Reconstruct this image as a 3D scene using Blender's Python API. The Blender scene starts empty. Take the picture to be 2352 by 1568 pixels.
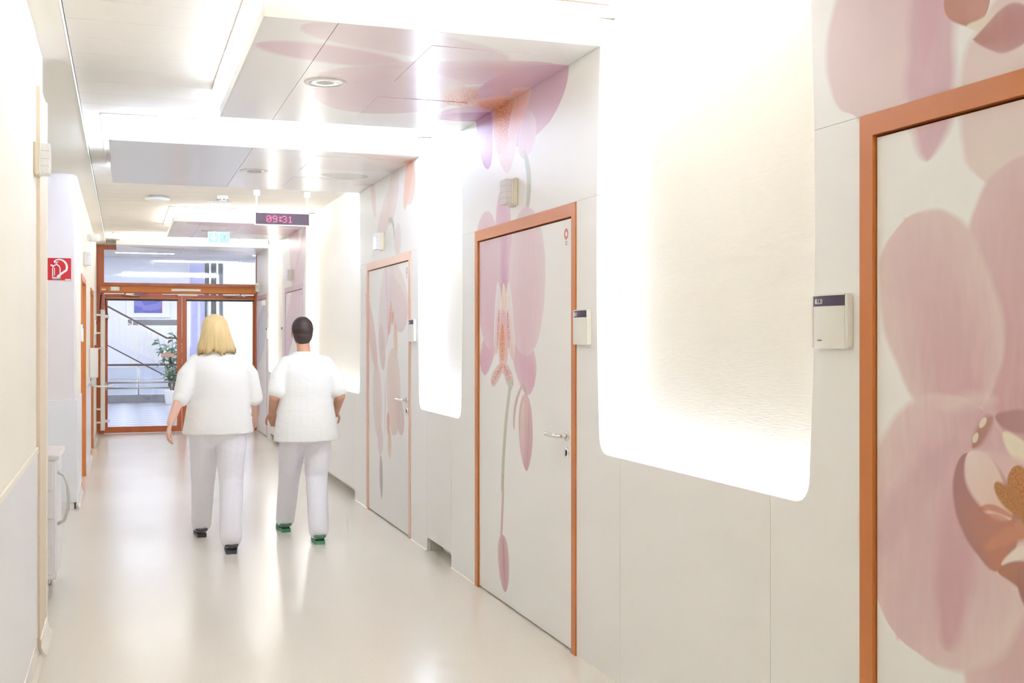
import bpy, math, random
from mathutils import Vector, Matrix, Euler
random.seed(7)
R = math.radians
SC = bpy.context.scene
COL = SC.collection

# ------------------------------------------------------------------ camera, world, exposure
cam_d = bpy.data.cameras.new('camera')
cam_d.sensor_width = 36.0
cam_d.lens = 2618.0 / 2352.0 * 36.0
cam_d.shift_y = -12.0 / 2352.0
cam_d.clip_start = 0.02
cam_d.clip_end = 200
cam = bpy.data.objects.new('camera', cam_d)
COL.objects.link(cam)
cam.location = (0, 0, 1.5)
cam.rotation_euler = (R(90), 0, -math.atan(892.0 / 2618.0))
SC.camera = cam

wd = bpy.data.worlds.new('world')
SC.world = wd
wd.use_nodes = True
wd.node_tree.nodes['Background'].inputs[0].default_value = (0.75, 0.85, 1.0, 1)
wd.node_tree.nodes['Background'].inputs[1].default_value = 0.4

SC.view_settings.view_transform = 'Standard'
SC.view_settings.look = 'None'
SC.view_settings.exposure = 0.46
SC.view_settings.gamma = 1.0
SC.view_settings.use_curve_mapping = False
SC.cycles.use_denoising = True
SC.cycles.use_light_tree = False
SC.cycles.use_adaptive_sampling = True
SC.cycles.adaptive_threshold = 0.17
SC.cycles.adaptive_min_samples = 20
SC.cycles.max_bounces = 9
SC.cycles.diffuse_bounces = 7
SC.cycles.glossy_bounces = 4
SC.cycles.transparent_max_bounces = 16
SC.cycles.sample_clamp_indirect = 8.0

# light the strips give off: (colour, strength) for each portal, near to far
STRIP_LIGHT = {
    'back': ((1.0, 1.0, 0.96), 24.0),
    'P0': ((1.02, 1.0, 0.94), 13.5),
    'P1': ((0.88, 0.975, 1.16), 28.0),
    'P2': ((0.78, 0.94, 1.28), 42.0),
    'P3': ((0.98, 1.0, 1.0), 20.0),
    'P4': ((0.98, 1.0, 1.0), 15.0),
}
HALL_LIGHT = ((0.92, 0.96, 1.03), 66.0)

# ------------------------------------------------------------------ node helpers
def srgb(r, g, b):
    f = lambda x: x / 255 / 12.92 if x <= 10 else ((x / 255 + .055) / 1.055) ** 2.4
    return (f(r), f(g), f(b), 1)

class NT:
    def __init__(s, tree):
        s.t = tree
    def n(s, typ, **kw):
        nd = s.t.nodes.new(typ)
        for k, v in kw.items():
            setattr(nd, k, v)
        return nd
    def l(s, a, b):
        s.t.links.new(a, b)
    def put(s, sock, v):
        if isinstance(v, bpy.types.NodeSocket):
            s.l(v, sock)
        else:
            sock.default_value = v
    def m(s, op, a, b=0.0, clamp=False):
        nd = s.n('ShaderNodeMath', operation=op, use_clamp=clamp)
        s.put(nd.inputs[0], a); s.put(nd.inputs[1], b)
        return nd.outputs[0]
    def vm(s, op, a, b):
        nd = s.n('ShaderNodeVectorMath', operation=op)
        s.put(nd.inputs[0], a); s.put(nd.inputs[1], b)
        return nd.outputs['Value'] if op == 'DOT_PRODUCT' else nd.outputs[0]
    def mix(s, f, a, b, blend='MIX'):
        nd = s.n('ShaderNodeMix', data_type='RGBA', blend_type=blend)
        s.put(nd.inputs[0], f); s.put(nd.inputs[6], a); s.put(nd.inputs[7], b)
        return nd.outputs[2]

def new_mat(name, rgb=(.8, .8, .8), rough=.5, metal=0.0, spec=.5, coat=0.0, emit=None, emit_s=0.0):
    m = bpy.data.materials.new(name)
    m.use_nodes = True
    b = m.node_tree.nodes['Principled BSDF']
    b.inputs['Base Color'].default_value = (*rgb[:3], 1)
    b.inputs['Roughness'].default_value = rough
    b.inputs['Metallic'].default_value = metal
    b.inputs['Specular IOR Level'].default_value = spec
    b.inputs['Coat Weight'].default_value = coat
    b.inputs['Coat Roughness'].default_value = .08
    if emit:
        b.inputs['Emission Color'].default_value = (*emit[:3], 1)
        b.inputs['Emission Strength'].default_value = emit_s
    return m

def noise_mat(name, c0, c1, scale, rough=.5, detail=0.0, bump=0.0, bump_scale=None, spec=.5, coat=0.0, stretch=(1, 1, 1), metal=0.0):
    m = new_mat(name, c0, rough, metal, spec, coat)
    t = NT(m.node_tree)
    b = m.node_tree.nodes['Principled BSDF']
    g = t.n('ShaderNodeNewGeometry')
    mp = t.n('ShaderNodeMapping')
    mp.inputs['Scale'].default_value = stretch
    t.l(g.outputs['Position'], mp.inputs[0])
    nz = t.n('ShaderNodeTexNoise')
    nz.inputs['Scale'].default_value = scale
    nz.inputs['Detail'].default_value = detail
    t.l(mp.outputs[0], nz.inputs['Vector'])
    t.l(t.mix(nz.outputs['Fac'], (*c0[:3], 1), (*c1[:3], 1)), b.inputs['Base Color'])
    if bump:
        nb = t.n('ShaderNodeTexNoise')
        nb.inputs['Scale'].default_value = bump_scale or scale
        nb.inputs['Detail'].default_value = 0
        t.l(mp.outputs[0], nb.inputs['Vector'])
        bp = t.n('ShaderNodeBump')
        bp.inputs['Strength'].default_value = bump
        bp.inputs['Distance'].default_value = .002
        t.l(nb.outputs['Fac'], bp.inputs['Height'])
        t.l(bp.outputs[0], b.inputs['Normal'])
    return m

M = {}
WHITE = srgb(246, 245, 243)
M['panel'] = noise_mat('white_laminate', WHITE, srgb(243, 242, 240), 1.3, rough=.45, spec=.22)
M['soffit'] = noise_mat('glossy_white_laminate', srgb(238, 238, 238), srgb(236, 236, 236), 1.3, rough=.24, spec=.2)
M['edge'] = new_mat('white_edge_band', srgb(228, 228, 222), .5, spec=.3)
M['paint_cream'] = noise_mat('cream_wall_paint', srgb(249, 245, 235), srgb(246, 242, 231), 2.2, rough=.75, bump=.08, bump_scale=220)
M['paint_beige'] = noise_mat('beige_wall_paint', srgb(234, 219, 198), srgb(231, 216, 195), 2.2, rough=.7)
M['paint_lilac'] = noise_mat('pale_mauve_wall_paint', srgb(242, 236, 237), srgb(240, 234, 235), 2.0, rough=.7)
M['ceiling'] = noise_mat('ceiling_tile_white', srgb(233, 227, 217), srgb(228, 221, 210), 260, rough=.85, bump=.15, bump_scale=320)
M['guard'] = noise_mat('grey_white_guard_panel', srgb(241, 242, 246), srgb(239, 240, 244), 3, rough=.35)
M['orange'] = noise_mat('orange_brown_lacquer', srgb(204, 124, 62), srgb(198, 117, 56), 2.5, rough=.35)
M['orange_hazed'] = noise_mat('orange_lacquer_hazed', srgb(226, 184, 160), srgb(222, 178, 154), 2.5, rough=.35)  # orange frame with the bright haze over it mixed into the colour
M['lilac_hazed'] = noise_mat('hazed_frame_lilac', srgb(222, 200, 214), srgb(218, 196, 210), 2.5, rough=.35)  # far frames: haze painted in, fading them to lilac
M['orange_wood'] = noise_mat('orange_stained_timber', srgb(196, 104, 52), srgb(178, 88, 40), 9, rough=.3, stretch=(1, 1, .12))
M['chrome'] = new_mat('polished_steel', (.82, .81, .78), .12, 1.0)
M['steel'] = new_mat('brushed_steel', (.70, .69, .66), .3, 1.0)
M['white_pl'] = new_mat('white_plastic', srgb(238, 236, 228), .35)
M['lens_pl'] = new_mat('milky_lens_plastic', srgb(226, 222, 222), .2)
M['gold_pl'] = new_mat('warm_ivory_plastic', srgb(224, 214, 188), .35)
M['dark'] = new_mat('dark_gap', (.02, .017, .015), .8)
M['grey_in'] = new_mat('grey_recess_lining', srgb(205, 200, 188), .7)
M['navy'] = new_mat('dark_plum_label', srgb(70, 56, 84), .3)
M['white_txt'] = new_mat('white_lettering', srgb(245, 245, 245), .5)
M['grey_txt'] = new_mat('grey_lettering', srgb(165, 158, 160), .5)
M['red'] = new_mat('signal_red', srgb(200, 30, 42), .35)
M['red_ring'] = new_mat('red_ring_print', srgb(206, 98, 84), .4)
M['mauve_ring'] = new_mat('mauve_ring_print', srgb(196, 160, 190), .4)
M['black'] = new_mat('black_rubber', (.02, .02, .022), .5)
M['clock_face'] = new_mat('smoked_display_screen', srgb(84, 66, 70), .45, spec=.2)
M['led_red'] = new_mat('lit_red_led', (.9, .05, .12), .4, emit=(1, .05, .14), emit_s=1.8)
M['exit_w'] = new_mat('exit_sign_white', srgb(236, 240, 242), .3, emit=(.95, 1, 1), emit_s=.05)
M['exit_c'] = new_mat('exit_sign_pale_cyan', srgb(176, 222, 232), .3, emit=(.6, .9, 1), emit_s=.05)

# glass: clear with a mirror sheen that grows at grazing angles
def glass_mat(name, tint, refl=1.45, minr=.0):
    m = bpy.data.materials.new(name); m.use_nodes = True
    t = NT(m.node_tree)
    for nd in list(m.node_tree.nodes):
        if nd.type == 'BSDF_PRINCIPLED':
            m.node_tree.nodes.remove(nd)
    out = [n for n in m.node_tree.nodes if n.type == 'OUTPUT_MATERIAL'][0]
    fr = t.n('ShaderNodeFresnel'); fr.inputs['IOR'].default_value = refl
    tr = t.n('ShaderNodeBsdfTransparent'); tr.inputs[0].default_value = (*tint, 1)
    gl = t.n('ShaderNodeBsdfGlossy'); gl.inputs['Roughness'].default_value = .02
    ms = t.n('ShaderNodeMixShader')
    t.l(t.m('ADD', fr.outputs[0], minr, True), ms.inputs[0])
    t.l(tr.outputs[0], ms.inputs[1]); t.l(gl.outputs[0], ms.inputs[2])
    t.l(ms.outputs[0], out.inputs[0])
    return m
M['glass'] = glass_mat('door_glass', (.93, .95, 1.0), 1.5, .03)
M['rail_glass'] = glass_mat('railing_glass', (.88, .92, .95), 1.45)

# floor: glossy cream vinyl with fine speckle
def floor_mat():
    m = new_mat('cream_vinyl_floor', (.8, .78, .7), .2, spec=.5)
    t = NT(m.node_tree); b = m.node_tree.nodes['Principled BSDF']
    g = t.n('ShaderNodeNewGeometry')
    n1 = t.n('ShaderNodeTexNoise'); n1.inputs['Scale'].default_value = 260; n1.inputs['Detail'].default_value = 0
    n2 = t.n('ShaderNodeTexNoise'); n2.inputs['Scale'].default_value = .7; n2.inputs['Detail'].default_value = 1
    t.l(g.outputs['Position'], n1.inputs['Vector']); t.l(g.outputs['Position'], n2.inputs['Vector'])
    c = t.mix(n2.outputs['Fac'], srgb(240, 235, 224), srgb(236, 231, 220))
    sp = t.n('ShaderNodeMapRange'); sp.inputs[1].default_value = .6; sp.inputs[2].default_value = .72
    t.l(n1.outputs['Fac'], sp.inputs[0])
    c = t.mix(t.m('MULTIPLY', sp.outputs[0], .35), c, srgb(196, 184, 160))
    t.l(c, b.inputs['Base Color'])
    rg = t.n('ShaderNodeMapRange'); rg.inputs[3].default_value = .16; rg.inputs[4].default_value = .30
    t.l(n2.outputs['Fac'], rg.inputs[0]); t.l(rg.outputs[0], b.inputs['Roughness'])
    return m
M['floor'] = floor_mat()

# woven wall covering in the niches: fine horizontal ribs
def weave_mat():
    m = new_mat('woven_cream_wallcovering', srgb(243, 236, 220), .8)
    t = NT(m.node_tree); b = m.node_tree.nodes['Principled BSDF']
    g = t.n('ShaderNodeNewGeometry')
    mp = t.n('ShaderNodeMapping'); mp.inputs['Scale'].default_value = (1, 14, 150)
    t.l(g.outputs['Position'], mp.inputs[0])
    nz = t.n('ShaderNodeTexNoise'); nz.inputs['Scale'].default_value = 1.6; nz.inputs['Detail'].default_value = 0
    t.l(mp.outputs[0], nz.inputs['Vector'])
    t.l(t.mix(nz.outputs['Fac'], srgb(243, 239, 230), srgb(239, 234, 223)), b.inputs['Base Color'])
    bp = t.n('ShaderNodeBump'); bp.inputs['Strength'].default_value = .25; bp.inputs['Distance'].default_value = .002
    t.l(nz.outputs['Fac'], bp.inputs['Height']); t.l(bp.outputs[0], b.inputs['Normal'])
    return m
M['weave'] = weave_mat()

def strip_mat(key, f=1.0):
    c, s = STRIP_LIGHT[key]
    s *= f
    return new_mat('lit_strip_' + key, (.9, .9, .9), .5, emit=c, emit_s=s)

# ------------------------------------------------------------------ orchid print: petals drawn by nodes
# The print runs up the wall and on across the soffit: u is the way along the corridor,
# v the height, continued over the fold as height minus distance from the wall plane.
XW, ZS = 2.011, 2.792

def petal_group(spots, bent):
    g = bpy.data.node_groups.new('petal', 'ShaderNodeTree')
    I = g.interface
    for nm, ty in (('Prev', 'NodeSocketColor'), ('P', 'NodeSocketVector'), ('Noise', 'NodeSocketFloat'), ('Spot', 'NodeSocketFloat'),
                   ('Base', 'NodeSocketVector'), ('Axis', 'NodeSocketVector'), ('Perp', 'NodeSocketVector'),
                   ('W', 'NodeSocketFloat'), ('A', 'NodeSocketFloat'), ('B', 'NodeSocketFloat'), ('Bend', 'NodeSocketFloat'),
                   ('Soft', 'NodeSocketFloat'), ('C0', 'NodeSocketColor'), ('C1', 'NodeSocketColor'), ('C2', 'NodeSocketColor'), ('Op', 'NodeSocketFloat')):
        I.new_socket(nm, in_out='INPUT', socket_type=ty)
    I.new_socket('Color', in_out='OUTPUT', socket_type='NodeSocketColor')
    t = NT(g)
    gi = t.n('NodeGroupInput').outputs; go = t.n('NodeGroupOutput')
    d = t.vm('SUBTRACT', gi['P'], gi['Base'])
    tt = t.vm('DOT_PRODUCT', d, gi['Axis']); s = t.vm('DOT_PRODUCT', d, gi['Perp'])
    tc = t.m('MINIMUM', t.m('MAXIMUM', tt, .0005), .9995)
    om = t.m('SUBTRACT', 1.0, tc)
    w = t.m('MULTIPLY', gi['W'], t.m('MULTIPLY', t.m('POWER', tc, gi['A']), t.m('POWER', om, gi['B'])))
    if bent:
        s = t.m('SUBTRACT', s, t.m('MULTIPLY', gi['Bend'], t.m('MULTIPLY', tc, om)))
    ab = t.m('ABSOLUTE', s)
    # distance inside the outline; past the ends it turns negative
    over = t.m('ABSOLUTE', t.m('SUBTRACT', tt, tc))
    dist = t.m('SUBTRACT', t.m('SUBTRACT', w, ab), over)
    mask = t.m('MULTIPLY', dist, gi['Soft'], True)
    q = t.m('DIVIDE', ab, t.m('ADD', w, .001))
    c = t.mix(tc, gi['C0'], gi['C1'])
    # paler rim and streaks running along the petal
    q2 = t.m('ADD', t.m('MULTIPLY', q, q), gi['Noise'], True)
    c = t.mix(q2, c, gi['C2'])
    if spots:
        c = t.mix(t.m('MULTIPLY', gi['Spot'], t.m('SUBTRACT', 1.0, q), True), c, (.50, .16, .07, 1))
    t.l(t.mix(t.m('MULTIPLY', mask, gi['Op']), gi['Prev'], c), go.inputs[0])
    return g
PG = {(a, b): petal_group(a, b) for a in (0, 1) for b in (0, 1)}

def petal_box(p):
    (bu, bv, tu, tv, w, a, bb, bend) = p[:8]
    m_ = w * (a / (a + bb)) ** a * (bb / (a + bb)) ** bb + abs(bend) + .03
    return min(bu, tu) - m_, max(bu, tu) + m_, min(bv, tv) - m_, max(bv, tv) + m_

PCACHE = {}
def print_for(key, u0, u1, v0, v1, rough=.45):
    """the print material with only those petals that reach the given stretch of surface"""
    ids = tuple(i for i, p in enumerate(PRINTS[key]) for bx in [petal_box(p)] if bx[0] < u1 and bx[1] > u0 and bx[2] < v1 and bx[3] > v0)
    if not ids:
        return M['panel'] if rough > .3 else M['soffit']
    if (key, ids, rough) not in PCACHE:
        w_, s_ = PRINT_STYLE[key]
        PCACHE[key, ids, rough] = print_mat('orchid_print_' + key, [PRINTS[key][i] for i in ids], rough=rough, warp=w_, spot_scale=s_)
    return PCACHE[key, ids, rough]

def print_mat(name, petals, rough=.22, warp=.012, spot_scale=60):
    m = new_mat(name, WHITE, rough, spec=.2)
    t = NT(m.node_tree); b = m.node_tree.nodes['Principled BSDF']
    g = t.n('ShaderNodeNewGeometry')
    sp = t.n('ShaderNodeSeparateXYZ'); t.l(g.outputs['Position'], sp.inputs[0])
    x, y, z = sp.outputs
    v = t.m('ADD', t.m('MINIMUM', z, ZS), t.m('MAXIMUM', t.m('SUBTRACT', XW - .02, x), 0.0))
    cb = t.n('ShaderNodeCombineXYZ'); t.l(y, cb.inputs[0]); t.l(v, cb.inputs[1])
    # wobbling outline
    nw = t.n('ShaderNodeTexNoise', noise_dimensions='2D'); nw.inputs['Scale'].default_value = 5.5; nw.inputs['Detail'].default_value = 1
    t.l(cb.outputs[0], nw.inputs['Vector'])
    off = t.vm('MULTIPLY', t.vm('SUBTRACT', nw.outputs['Color'], (.5, .5, .5)), (warp * 2, warp * 2, 0))
    P = t.vm('ADD', cb.outputs[0], off)
    # fine streaks running up the petals
    mp = t.n('ShaderNodeMapping'); mp.inputs['Scale'].default_value = (32, 7, 1); t.l(P, mp.inputs[0])
    nv = t.n('ShaderNodeTexNoise', noise_dimensions='2D'); nv.inputs['Scale'].default_value = 1.0; nv.inputs['Detail'].default_value = 1; t.l(mp.outputs[0], nv.inputs['Vector'])
    vo = t.n('ShaderNodeTexVoronoi', voronoi_dimensions='2D'); vo.inputs['Scale'].default_value = spot_scale; t.l(P, vo.inputs['Vector'])
    spot = t.n('ShaderNodeMapRange'); spot.inputs[1].default_value = .42; spot.inputs[2].default_value = .30
    t.l(vo.outputs['Distance'], spot.inputs[0])
    streak = t.m('MULTIPLY', t.m('SUBTRACT', nv.outputs['Fac'], .5), .6)
    prev = None
    for (bu, bv, tu, tv, w, a, bb, bend, soft, c0, c1, c2, op, spots) in petals:
        nd = t.n('ShaderNodeGroup'); nd.node_tree = PG[spots, 1 if bend else 0]
        dx, dy = tu - bu, tv - bv; L = math.hypot(dx, dy)
        i = nd.inputs
        if prev is None:
            i['Prev'].default_value = WHITE
        else:
            t.l(prev, i['Prev'])
        t.l(P, i['P']); t.l(streak, i['Noise']); (t.l(spot.outputs[0], i['Spot']) if spots else None)
        i['Base'].default_value = (bu, bv, 0)
        i['Axis'].default_value = (dx / L / L, dy / L / L, 0)
        i['Perp'].default_value = (-dy / L, dx / L, 0)
        i['W'].default_value = w; i['A'].default_value = a; i['B'].default_value = bb; i['Bend'].default_value = bend * 4; i['Soft'].default_value = 1 / soft
        i['C0'].default_value = (*c0, 1); i['C1'].default_value = (*c1, 1); i['C2'].default_value = (*c2, 1); i['Op'].default_value = op
        prev = nd.outputs[0]
    t.l(prev, b.inputs['Base Color'])
    return m

PRINTS = {
'D0':[
(2.550,2.696,2.810,2.128,0.4881,0.5,0.4,0,0.03,(0.761,0.565,0.591),(0.815,0.672,0.658),(0.815,0.672,0.658),1,0),
(2.092,2.355,2.244,1.862,0.4327,0.5,0.45,0,0.03,(0.815,0.672,0.658),(0.839,0.73,0.672),(0.815,0.672,0.658),1,0),
(2.464,2.629,2.501,1.965,0.2220,0.5,0.4,0,0.04,(0.672,0.413,0.468),(0.701,0.456,0.515),(0.73,0.515,0.552),0.9,0),
(2.414,2.399,2.285,2.297,0.1284,0.5,0.5,0,0.006,(0.539,0.27,0.209),(0.61,0.342,0.287),(0.539,0.27,0.209),1,0),
(2.347,2.281,2.244,2.299,0.0315,0.5,0.5,0.01,0.006,(0.855,0.776,0.631),(0.839,0.73,0.672),(0.855,0.776,0.631),1,0),
(2.118,2.222,2.328,2.245,0.1720,0.6,0.9,0,0.008,(0.552,0.296,0.305),(0.515,0.262,0.216),(0.578,0.352,0.352),1,0),
(2.173,1.254,2.053,1.938,0.5214,0.42,0.42,0,0.02,(0.658,0.392,0.413),(0.745,0.552,0.552),(0.776,0.604,0.604),1,0),
(2.342,1.294,2.596,1.825,0.4030,0.42,0.42,0,0.022,(0.687,0.434,0.468),(0.761,0.591,0.578),(0.807,0.672,0.631),1,0),
(2.229,1.102,2.187,0.381,0.3253,0.45,0.4,0,0.02,(0.687,0.445,0.456),(0.761,0.565,0.552),(0.791,0.631,0.617),1,0),
(2.281,1.304,2.620,0.676,0.6089,0.4,0.42,0,0.03,(0.701,0.468,0.503),(0.761,0.565,0.565),(0.823,0.687,0.644),1,0),
(2.358,1.249,2.430,0.686,0.1736,0.5,0.42,0,0.045,(0.687,0.456,0.491),(0.631,0.361,0.402),(0.716,0.491,0.515),0.8,0),
(2.398,1.246,2.759,0.880,0.1609,0.5,0.5,0,0.04,(0.644,0.413,0.479),(0.687,0.479,0.515),(0.716,0.515,0.527),0.55,0),
(2.481,1.313,2.229,1.349,0.0667,0.5,0.5,0,0.05,(0.839,0.73,0.672),(0.839,0.73,0.672),(0.791,0.617,0.604),0.8,0),
(2.259,1.303,2.066,1.298,0.0612,0.5,0.5,0,0.008,(0.468,0.262,0.262),(0.578,0.352,0.352),(0.515,0.305,0.305),1,0),
(2.232,1.275,2.105,1.159,0.0729,0.5,0.5,0,0.01,(0.855,0.776,0.631),(0.855,0.776,0.631),(0.871,0.807,0.672),1,0),
(2.347,1.219,2.262,1.305,0.0547,0.5,0.5,0,0.014,(0.434,0.223,0.181),(0.515,0.305,0.254),(0.578,0.352,0.305),0.95,0),
(2.341,1.237,2.316,1.263,0.0205,0.5,0.5,0,0.004,(0.855,0.776,0.631),(0.855,0.776,0.631),(0.855,0.776,0.631),0.9,0),
(2.310,1.275,2.285,1.296,0.0196,0.5,0.5,0,0.004,(0.855,0.776,0.631),(0.855,0.776,0.631),(0.855,0.776,0.631),0.9,0),
(2.374,1.204,2.066,1.154,0.0889,0.5,0.5,0,0.02,(0.761,0.552,0.552),(0.761,0.552,0.552),(0.761,0.552,0.552),1,0),
(2.378,1.201,2.229,0.925,0.2210,0.5,0.55,-0.02,0.012,(0.434,0.238,0.254),(0.578,0.262,0.162),(0.445,0.238,0.238),1,0),
(2.296,0.974,2.066,1.094,0.0586,0.5,0.5,0,0.012,(0.604,0.287,0.188),(0.617,0.305,0.202),(0.565,0.262,0.181),1,0),
(2.363,1.205,2.204,1.055,0.1391,0.5,0.6,0,0.012,(0.855,0.73,0.701),(0.791,0.552,0.456),(0.823,0.644,0.604),1,0),
(2.319,1.068,2.194,1.060,0.0182,0.3,0.3,-0.012,0.006,(0.552,0.231,0.156),(0.578,0.246,0.162),(0.617,0.287,0.209),0.8,0),
(2.304,1.048,2.194,1.039,0.0182,0.3,0.3,-0.012,0.006,(0.552,0.231,0.156),(0.578,0.246,0.162),(0.617,0.287,0.209),0.7,0),
(2.232,0.938,2.132,1.013,0.0373,0.5,0.5,0,0.008,(0.855,0.745,0.687),(0.855,0.745,0.687),(0.855,0.776,0.631),1,0),
(2.244,0.920,2.066,0.945,0.0755,0.6,0.5,0,0.008,(0.491,0.238,0.162),(0.456,0.223,0.162),(0.402,0.216,0.202),1,0),
(2.156,0.968,2.066,0.875,0.1705,0.5,0.5,0,0.01,(0.468,0.231,0.175),(0.468,0.231,0.175),(0.402,0.202,0.188),1,0),
(2.256,1.138,2.092,1.040,0.0631,0.4,0.5,0,0.01,(0.527,0.287,0.122),(0.491,0.223,0.089),(0.456,0.216,0.098),1,1),
(2.201,1.184,2.092,1.040,0.0895,0.4,0.5,0,0.01,(0.527,0.287,0.122),(0.491,0.223,0.089),(0.456,0.216,0.098),1,1),
],
'D2':[
(5.063,3.069,4.759,4.082,0.4071,0.5,0.4,0,0.04,(0.839,0.73,0.745),(0.823,0.687,0.716),(0.839,0.745,0.761),0.9,0),
(5.312,3.533,5.122,4.228,0.3308,0.4,0.4,0,0.06,(0.807,0.644,0.687),(0.776,0.578,0.631),(0.791,0.617,0.672),0.9,0),
(5.134,2.733,5.696,3.864,0.5080,0.42,0.45,0,0.03,(0.73,0.479,0.552),(0.807,0.658,0.687),(0.839,0.73,0.745),1,0),
(5.926,3.023,5.971,3.830,1.0766,0.5,0.4,0,0.03,(0.807,0.658,0.687),(0.776,0.604,0.644),(0.823,0.687,0.701),0.95,0),
(5.681,2.748,6.125,3.065,0.6742,0.5,0.6,0,0.012,(0.761,0.305,0.162),(0.839,0.578,0.515),(0.839,0.672,0.617),1,1),
(6.154,2.774,6.517,2.954,0.4182,0.5,0.6,0,0.012,(0.578,0.287,0.434),(0.791,0.631,0.687),(0.672,0.402,0.527),0.9,0),
(5.626,3.033,5.579,2.528,1.0423,0.5,0.42,0,0.02,(0.701,0.468,0.565),(0.761,0.578,0.672),(0.73,0.515,0.617),1,0),
(6.277,2.814,6.551,2.719,0.6230,0.5,0.5,0,0.01,(0.503,0.238,0.402),(0.687,0.479,0.617),(0.552,0.287,0.456),1,0),
(5.695,2.676,5.626,2.454,0.2757,0.5,0.4,0,0.01,(0.776,0.565,0.617),(0.823,0.658,0.687),(0.823,0.687,0.716),1,0),
(6.023,2.827,5.962,2.399,0.4454,0.42,0.7,0,0.012,(0.791,0.402,0.305),(0.855,0.716,0.73),(0.855,0.701,0.672),1,0),
(6.179,2.845,5.888,2.641,0.4878,0.5,0.5,0,0.012,(0.745,0.296,0.15),(0.807,0.456,0.352),(0.823,0.515,0.413),1,1),
(5.815,2.793,5.730,2.653,0.4534,0.5,0.5,0,0.01,(0.807,0.413,0.352),(0.839,0.578,0.578),(0.839,0.617,0.617),1,0),
(5.709,2.487,5.667,2.148,0.0425,0.12,0.12,-0.06,0.008,(0.578,0.617,0.515),(0.578,0.617,0.515),(0.617,0.644,0.565),1,0),
(6.053,1.700,6.061,2.334,0.2784,0.5,0.4,0,0.016,(0.73,0.468,0.578),(0.776,0.565,0.644),(0.807,0.631,0.687),1,0),
(6.100,1.677,6.481,1.298,0.2149,0.6,0.35,0,0.016,(0.761,0.539,0.617),(0.716,0.445,0.565),(0.776,0.552,0.631),1,0),
(5.984,1.577,5.566,1.247,0.2950,0.75,0.34,0,0.016,(0.776,0.565,0.631),(0.716,0.445,0.552),(0.791,0.604,0.644),1,0),
(6.260,1.430,6.411,2.229,0.4923,0.42,0.42,0,0.02,(0.745,0.515,0.591),(0.791,0.631,0.672),(0.823,0.672,0.701),1,0),
(5.709,1.398,5.667,2.180,0.5370,0.42,0.42,0,0.02,(0.776,0.578,0.631),(0.823,0.672,0.701),(0.847,0.73,0.745),1,0),
(6.069,1.700,6.046,2.113,0.1158,0.25,0.2,0,0.012,(0.631,0.361,0.503),(0.73,0.515,0.617),(0.791,0.617,0.687),1,0),
(6.212,1.393,6.171,1.812,0.1600,0.5,0.6,0.03,0.008,(0.807,0.617,0.604),(0.871,0.807,0.807),(0.888,0.839,0.839),1,0),
(5.902,1.371,5.977,1.799,0.1707,0.5,0.6,-0.03,0.008,(0.823,0.644,0.591),(0.871,0.823,0.807),(0.888,0.855,0.839),1,0),
(6.077,1.285,6.069,1.676,0.1696,0.42,0.6,0,0.01,(0.855,0.617,0.527),(0.761,0.479,0.552),(0.807,0.552,0.604),1,0),
(6.179,1.431,6.147,1.653,0.0560,0.5,0.5,0,0.01,(0.839,0.578,0.578),(0.791,0.515,0.565),(0.823,0.578,0.617),1,1),
(5.969,1.433,6.000,1.645,0.0680,0.5,0.5,0,0.01,(0.839,0.578,0.578),(0.791,0.515,0.565),(0.823,0.578,0.617),1,1),
(6.069,1.798,6.053,1.636,0.0835,0.5,0.4,0,0.008,(0.871,0.761,0.658),(0.871,0.716,0.552),(0.807,0.617,0.617),1,0),
(6.092,1.358,6.084,1.573,0.1019,0.4,0.6,0,0.01,(0.839,0.552,0.402),(0.761,0.305,0.117),(0.807,0.434,0.262),1,1),
(6.077,1.339,6.293,1.227,0.0889,0.5,0.35,0,0.008,(0.807,0.515,0.515),(0.855,0.672,0.658),(0.871,0.73,0.716),1,1),
(6.069,1.339,5.902,1.228,0.1067,0.5,0.35,0,0.008,(0.807,0.515,0.515),(0.855,0.672,0.658),(0.871,0.73,0.716),1,1),
(5.932,1.270,6.092,0.623,0.0335,0.08,0.08,0.03,0.008,(0.565,0.604,0.479),(0.604,0.604,0.515),(0.617,0.644,0.552),1,0),
(6.084,0.722,6.116,0.349,0.0253,0.1,0.1,-0.015,0.006,(0.631,0.456,0.445),(0.644,0.468,0.456),(0.658,0.491,0.479),1,0),
(5.888,0.994,5.744,1.244,0.0266,0.15,0.3,-0.04,0.006,(0.644,0.479,0.468),(0.687,0.515,0.503),(0.672,0.515,0.503),1,0),
(5.758,1.248,5.681,1.148,0.0238,0.2,0.2,-0.03,0.006,(0.672,0.479,0.479),(0.631,0.445,0.445),(0.672,0.503,0.503),1,0),
(5.709,1.193,5.681,0.786,0.2356,0.45,0.6,0,0.01,(0.761,0.565,0.539),(0.658,0.413,0.468),(0.687,0.479,0.503),1,0),
(5.730,1.161,5.730,0.832,0.0900,0.5,0.5,0.02,0.012,(0.823,0.716,0.617),(0.745,0.515,0.552),(0.761,0.552,0.552),0.8,0),
(5.647,1.138,5.674,0.815,0.0400,0.5,0.5,-0.01,0.01,(0.631,0.371,0.423),(0.617,0.381,0.434),(0.658,0.423,0.468),0.7,0),
(6.092,0.383,6.038,0.071,0.1825,0.38,0.5,0,0.01,(0.631,0.423,0.423),(0.658,0.413,0.468),(0.73,0.527,0.539),1,0),
(6.077,0.375,6.046,0.106,0.0600,0.5,0.5,0,0.014,(0.491,0.287,0.296),(0.565,0.342,0.371),(0.617,0.392,0.423),0.9,0),
],
'D3':[
(8.113,2.782,8.333,2.910,0.9537,0.5,0.6,0,0.01,(0.791,0.392,0.262),(0.871,0.672,0.552),(0.839,0.552,0.434),0.78,0),
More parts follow.
